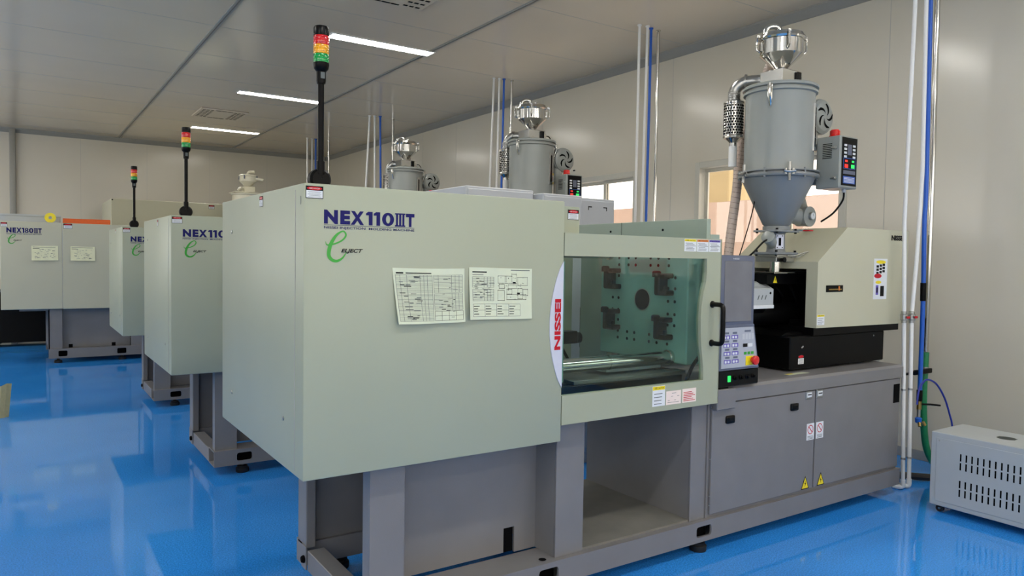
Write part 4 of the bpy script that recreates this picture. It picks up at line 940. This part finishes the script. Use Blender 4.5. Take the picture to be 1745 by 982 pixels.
# ------------------------------------------------------------------ pipes from the ceiling
def pipe(nm, pts, r, k, label, cat, grp, fit=None, smooth=0, origin=None):
    m = MB(); m.tube(pts, r, 12, smooth=smooth)
    m.rev(pts[0] if pts[0][2] > pts[-1][2] else pts[-1], -Z, [(r * 1.6, 0), (r * 1.6, .012), (r, .016)], 14)
    o = m.build(nm, [k], origin=origin or min(pts, key=lambda p: p[2])); tag(o, label, cat, grp); return o
GR = {2: 'in the bundle left of the nearer window', 3: 'in the bundle left of the middle hopper dryer', 4: 'in the bundle left of the third hopper', 5: 'in the farthest bundle, beside the tall signal tower'}
def group_pipes(i, xs, y, white_low, name_pos):
    pass
r = .0125
for i, (tops, bots) in {2: (((5.05, 5.36), (5.138, 5.34), (5.215, 5.37), (5.325, 5.38)), ((5.06, 5.38), (5.125, 5.38), (5.20, 5.38), (5.325, 5.38))),
                        3: (((5.045, 8.0), (5.115, 7.98), (5.178, 7.97), (5.30, 7.97)), ((4.98, 8.08), (5.10, 8.05), (5.17, 8.03), (5.27, 8.0))),
                        4: (((4.77, 11.34), (4.84, 11.3), (4.93, 11.29), (5.20, 11.38)), ((4.56, 11.3), (4.87, 11.3), (4.99, 11.29), (5.20, 11.38))),
                        5: (((4.69, 14.22), (4.79, 14.23), (4.87, 14.26), (5.15, 14.3)), ((4.72, 14.25), (4.785, 14.25), (4.87, 14.26), (5.15, 14.3)))}.items():
    for j, (nm, k, t, rr) in enumerate((('white_pipe', 'pvc', 'left white plastic pipe', .0135), ('white_pipe', 'pvc', 'right white plastic pipe', .0135), ('air_pipe', 'blue', 'blue air pipe', .0135), ('steel_conduit', 'steel', 'polished steel conduit', .015))):
        T, B = tops[j], bots[j]
        pipe(nm, [(T[0], T[1], CZ), (B[0], B[1], 0.0)], rr * (1.25 if i > 3 else 1.0), k, '%s %s' % (t.replace(' plastic', ''), GR[i]), 'pipe', 'pipes dropping from the ceiling')
# nearest bundle, with fittings
def white_near(path, label):
    x, y, xt = path[-1][0], path[-1][1], path[0][0]
    m = MB(); m.tube(path, .0135, 16); m.rev(path[0], -Z, [(.022, 0), (.022, .012), (.0135, .016)], 14)
    m.tube([(x, y, .07), (x, y, .028), (x - .008, y + .012, .018), (x - .018, y + .035, .017), (x - .026, y + .055, .017)], .0165, 12, smooth=3)
    R_ = m.build('white_pipe', 'pvc', origin=(x, y, 0)); tag(R_, label, 'pipe', 'pipes dropping from the ceiling')
    z = 1.20; xv = [p for p in path if abs(p[2] - 1.2) < .1][0][0]
    m = MB(); m.rev((xv, y, z - .04), Z, [(.019, 0), (.019, .018), (.024, .022), (.024, .058), (.019, .062), (.019, .08)], 14); m.cyl((xv, y, z), (xv, y - .034, z), .009); m.build('ball_valve', 'brushed', R_)
    m = MB(); m.box(xv - .03, xv + .008, y - .04, y - .033, z - .008, z + .008, bev=.003); m.build('valve_handle', 'red', R_)
    for zz in (.70, .22):
        m = MB(); xx = xv + (x - xv) * (1.2 - zz) / 1.15; m.rev((xx, y, zz), Z, [(.0165, -.006), (.0165, .006)], 14); m.build('pipe_clip', 'brushed', R_)
white_near([(5.02, 2.66, CZ), (4.973, 2.66, 2.15), (4.968, 2.66, 1.84), (5.005, 2.66, 1.22), (5.068, 2.66, .05)], 'left white plastic pipe with valve, standing at the right end of the nearest machine')
white_near([(5.112, 2.65, CZ), (5.157, 2.65, 2.2), (5.122, 2.65, 1.58), (5.085, 2.65, 1.22), (5.128, 2.65, .05)], 'right white plastic pipe with red valve handle, at the right end of the nearest machine')
m = MB(); m.tube([(5.305, 2.72, CZ), (5.35, 2.72, 2.2), (5.345, 2.72, 1.85), (5.366, 2.72, 1.31), (5.367, 2.72, .66)], .0155, 14, smooth=6); m.rev((5.305, 2.72, CZ), -Z, [(.024, 0), (.024, .012), (.015, .016)], 14)
m.cyl((5.366, 2.72, 1.30), (5.361, 2.72, 1.43), .0195, mi=1)
bh = tag(m.build('air_pipe', ['blue', 'black'], origin=(5.36, 2.72, .6)), 'thick blue air pipe with black joint, right of the two white pipes', 'pipe', 'pipes dropping from the ceiling')
m = MB(); m.cyl((5.365, 2.72, .66), (5.365, 2.72, .58), .02); m.cyl((5.365, 2.72, .58), (5.365, 2.72, .52), .016, mi=1); m.cyl((5.365, 2.72, .52), (5.362, 2.72, .455), .012, mi=2); m.rev((5.362, 2.72, .455), -Z, [(.012, -.01), (.024, 0), (.02, .03), (.012, .035)], 12, 3)
m.cyl((5.335, 2.70, .43), (5.325, 2.69, .405), .012, mi=1, seg=10); m.cyl((5.385, 2.70, .43), (5.395, 2.69, .405), .012, mi=1, seg=10); m.tube([(5.365, 2.70, .56), (5.40, 2.66, .562), (5.46, 2.62, .555)], .007, 8)
m.build('air_valve', ['black', 'brass', 'brushed', 'blue'], bh)
m = MB(); m.tube([(5.525, 2.78, CZ), (5.55, 2.78, 2.2), (5.548, 2.78, .92)], .0185, 16); m.rev((5.525, 2.78, CZ), -Z, [(.028, 0), (.028, .012), (.018, .016)], 14)
tag(m.build('steel_conduit', 'steel', origin=(5.55, 2.78, .92)), 'thick polished steel conduit right of the blue air pipe', 'pipe', 'pipes dropping from the ceiling')
m = MB(); m.tube([(5.548, 2.78, .915), (5.545, 2.78, .80), (5.54, 2.78, .68), (5.548, 2.78, .48), (5.60, 2.78, .22), (5.68, 2.76, .08), (5.74, 2.70, .026), (5.78, 2.60, .026)], .0245, 16, smooth=6); m.rev((5.546, 2.78, .80), Z, [(.028, -.008), (.028, .008)], 16, 1)
tag(m.build('green_hose', ['greenhose', 'brushed'], origin=(5.5, 2.74, 0)), 'green hose hanging from the steel conduit down behind the grey vented box', 'hose')
m = MB(); m.box(5.33, 5.57, 2.737, 2.754, .765, .80, bev=.004); m.box(5.30, 5.35, 2.735, 2.76, .77, .795); m.box(5.20, 5.31, 2.735, 2.75, .775, .79); tag(m.build('pipe_bracket', 'black', origin=(5.36, 2.75, .765)), 'black bracket strapping blue pipe and green hose together', 'bracket')
m = MB(); m.tube([(5.10, 2.60, .60), (5.12, 2.60, .70), (5.19, 2.60, .757), (5.27, 2.60, .755), (5.37, 2.60, .71), (5.48, 2.60, .605), (5.56, 2.60, .48), (5.60, 2.60, .40), (5.62, 2.60, .25)], .0065, 8, smooth=6)
tag(m.build('air_tube', 'dkblue', origin=(5.6, 2.5, .3)), 'thin dark blue air tube arching down behind the grey vented box', 'tube')
m = MB(); m.tube([(5.0, 3.0, .10), (5.2, 2.9, .04), (5.35, 2.75, .03), (5.5, 2.6, .028)], .025, 10, smooth=6)
tag(m.build('black_hose', 'rubber', origin=(5.2, 2.9, 0)), 'black hose lying on the floor at the end of the machine base', 'hose')

# ------------------------------------------------------------------ grey vented box on castors
R = empty('vented_cabinet', (4.99, 1.75, 0), 'low light grey vented metal cabinet on castors by the right wall', 'cabinet')
cx0, cx1, cy0, cy1, cz0, cz1 = 4.79, 5.19, 1.15, 2.345, .045, .508
m = MB(); m.box(cx0, cx1, cy0, cy1, cz0, cz1, bev=.004)
m.build('cabinet_body', 'grey', R)
m = MB(); m.box(cx0 - .004, cx0 + .001, cy0 + .04, cy1 - .035, cz0 + .03, cz1 - .035, bev=.0015)
for z0 in (.30, .135):
    for k in range(26):
        yy = cy1 - .18 - k * .0325
        if yy > cy0 + .1:
            m.box(cx0 - .0046, cx0 - .0035, yy - .0045, yy + .0045, z0 + .055, z0 + .10, 1); m.box(cx0 - .0046, cx0 - .0035, yy - .0045, yy + .0045, z0, z0 + .045, 1)
for yy in (cy0 + .045, cy1 - .05): m.rev((cx0 - .004, yy, cz1 - .05), -X, [(.006, 0), (.004, .003)], 8, 2)
m.build('vented_side_panel', ['grey', 'hole', 'brushed'], R)
m = MB()
for k in range(5): m.box(4.99 - .02 + k * .01, 4.99 - .015 + k * .01, 1.95, 2.05, cz1 - .0005, cz1 + .001)
m.rev((4.99, 2.0, cz1), Z, [(.05, 0), (.05, .001), (.045, .001)], 24); m.build('top_grille', 'inkgrey', R)
for xx in (cx0 + .04, cx1 - .04):
    for yy in (cy0 + .06, cy1 - .05):
        m = MB(); m.rev((xx - .012, yy, .022), X, [(.008, 0), (.022, .0), (.022, .024), (.008, .024)], 16); m.rev((xx - .0125, yy, .022), -X, [(.008, 0), (.007, .002)], 10, 1); m.box(xx - .014, xx + .014, yy - .012, yy + .012, .03, .046); m.build('castor', ['rubber', 'brushed'], R)

# ------------------------------------------------------------------ sheets taped to the covers
def sheet(nm, o, wd, ht, label, kind, curl, mats, seedn, tilt=0.0):
    """thin curling paper with printed tables; o = lower left, facing -y"""
    m = MB(); NX, NZ = 14, 10
    def S(a, b, f=0.0):
        lift = .002 + curl * ((1 - b) ** 2 * (.35 + .65 * (1 - a) ** 2) + .25 * math.sin(a * 5 + seedn) ** 2 * (1 - b)) + .0015 * math.sin(a * 9 + b * 4)
        return (o[0] + wd * a + tilt * (1 - b) * wd * (1 - a) , o[1] - lift - f, o[2] + ht * b + .012 * ht * math.sin(a * 3 + seedn))
    g = [[m.bm.verts.new(S(i / NX, j / NZ)) for i in range(NX + 1)] for j in range(NZ + 1)]
    for j in range(NZ):
        for i in range(NX): m.bm.faces.new([g[j][i], g[j][i + 1], g[j + 1][i + 1], g[j + 1][i]])
    def bar(a0, a1, b0, b1, mi=1):
        n_ = max(1, int((a1 - a0) * NX * 2)); k_ = max(1, int((b1 - b0) * NZ * 2))
        for i in range(n_):
            for j in range(k_):
                p = [(a0 + (a1 - a0) * (i + q) / n_, b0 + (b1 - b0) * (j + s) / k_) for q, s in ((0, 0), (1, 0), (1, 1), (0, 1))]
                f = m.bm.faces.new([m.bm.verts.new(S(x, z, .0006)) for x, z in p]); f.material_index = mi
    def grid(a0, a1, b0, b1, cols, rows, t=.0022, mi=2):
        for r_ in range(rows + 1): z = b0 + (b1 - b0) * r_ / rows; bar(a0, a1, z - t * 1.2, z + t * 1.2, mi)
        for c_ in cols: x = a0 + (a1 - a0) * c_; bar(x - t, x + t, b0, b1, mi)
    rr = random.Random(seedn)
    if kind == 'table':
        bar(.04, .14, .90, .925, 1); bar(.17, .52, .905, .922, 1)
        grid(.03, .53, .05, .88, (0, .12, .30, .66, .76, .86, 1), 34); grid(.55, .97, .56, .88, (0, .16, .62, .75, .88, 1), 12); grid(.55, .97, .24, .54, (0, .62, .74, .86, 1), 12); grid(.55, .97, .05, .22, (0, .25, .5, .75, 1), 2, mi=1)
        for k in range(30): a = .06 + rr.random() * .25; z = .07 + rr.random() * .78; bar(a, a + .03 + rr.random() * .08, z, z + .012, 1 if rr.random() < .4 else 2)
        for k in range(22): a = .56 + rr.random() * .3; z = .08 + rr.random() * .76; bar(a, a + .02 + rr.random() * .05, z, z + .01, 1 if rr.random() < .4 else 2)
    elif kind == 'diagram':
        bar(.05, .27, .90, .925, 1); bar(.05, .22, .855, .865, 2); bar(.65, .96, .955, .972, 2)
        grid(.05, .38, .62, .82, (0, .55, .7, .85, 1), 6); grid(.05, .38, .36, .58, (0, .55, .7, .85, 1), 7); grid(.05, .80, .06, .30, (0, .25, .5, .75, 1), 2)
        for (a, z, ww, hh) in ((.44, .70, .11, .14), (.57, .70, .09, .14), (.66, .70, .08, .18), (.76, .66, .16, .16), (.60, .60, .14, .07), (.46, .60, .08, .08), (.44, .36, .10, .2), (.58, .38, .32, .10), (.58, .49, .08, .09), (.76, .40, .08, .20), (.85, .46, .08, .12)):
            for k in range(int(ww / .022) + 1):
                x = a + k * .022; bar(x, x + .014, z, z + .012, 1); bar(x, x + .014, z + hh, z + hh + .012, 1)
            for k in range(int(hh / .03) + 1):
                y_ = z + k * .03; bar(a, a + .006, y_, y_ + .018, 1); bar(a + ww, a + ww + .006, y_, y_ + .018, 1)
        bar(.68, .73, .70, .735, 1); bar(.75, .80, .49, .525, 1)
        for k in range(34): a = .06 + rr.random() * .26; z = .36 + rr.random() * .44; bar(a, a + .03 + rr.random() * .05, z, z + .01, 1 if rr.random() < .4 else 2)
        for k in range(26): a = .44 + rr.random() * .44; z = .38 + rr.random() * .44; bar(a, a + .012, z, z + .01, 1)
        for k in range(16): a = .06 + (k % 4) * .188; z = .10 + (k // 4) * .05; bar(a, a + .06 + rr.random() * .04, z, z + .012, 1)
    else:
        bar(.05, .9, .9, .93, 2); bar(.05, .3, .8, .83, 1)
        for k in range(40): a = .08 + rr.random() * .75; z = .12 + rr.random() * .65; bar(a, a + .03 + rr.random() * .09, z, z + .018, 2)
    o_ = m.build(nm, mats, origin=(o[0], o[1], o[2]), recalc=False); tag(o_, label, 'paper', 'sheets taped to the machine covers'); return o_
PM = ['paper', 'ink', 'inkgrey']
sheet('document_sheet', (1.176, 2.569, 1.297), .315, .215, 'curling paper with a dense printed table, left of the two on the nearest cover', 'table', .022, PM, 3, .06)
sheet('document_sheet', (1.513, 2.569, 1.301), .312, .213, 'paper with dashed machine diagrams, right of the two on the nearest cover', 'diagram', .012, PM, 8)
sheet('document_sheet', (1.17, 5.299, 1.297), .315, .215, 'printed sheet on the second machine cover, mostly hidden behind the nearest cover', 'table', .02, PM, 5)
sheet('document_sheet', (.145, 11.998, 1.44), .31, .20, 'creased yellowed sheet left of the panel seam on the far wide machine', 'plain', .03, ['papery', 'ink', 'inkgrey'], 4)
sheet('document_sheet', (.602, 11.998, 1.44), .30, .20, 'creased yellowed sheet right of the panel seam on the far wide machine', 'plain', .03, ['papery', 'ink', 'inkgrey'], 9)

m = MB()  # bent card in place of a beige tape piece hanging on glass
for q in range(6):
    a0, a1 = q / 6, (q + 1) / 6
    m.face([(-.30 + .21 * a0, 8.30 + .03 * math.sin(a0 * 7), .0), (-.30 + .21 * a1, 8.30 + .03 * math.sin(a1 * 7), .0), (-.30 + .235 * a1, 8.34 + .03 * math.sin(a1 * 7), .30 + .015 * math.sin(a1 * 9)), (-.30 + .235 * a0, 8.34 + .03 * math.sin(a0 * 7), .30 + .015 * math.sin(a0 * 9))])
bmesh.ops.solidify(m.bm, geom=m.bm.faces[:], thickness=.006)
tag(m.build('tape_stand_in', 'tape', origin=(-.2, 8.3, 0)), 'beige bent card on the blue floor, standing in for tape hung on a glass edge', 'card')
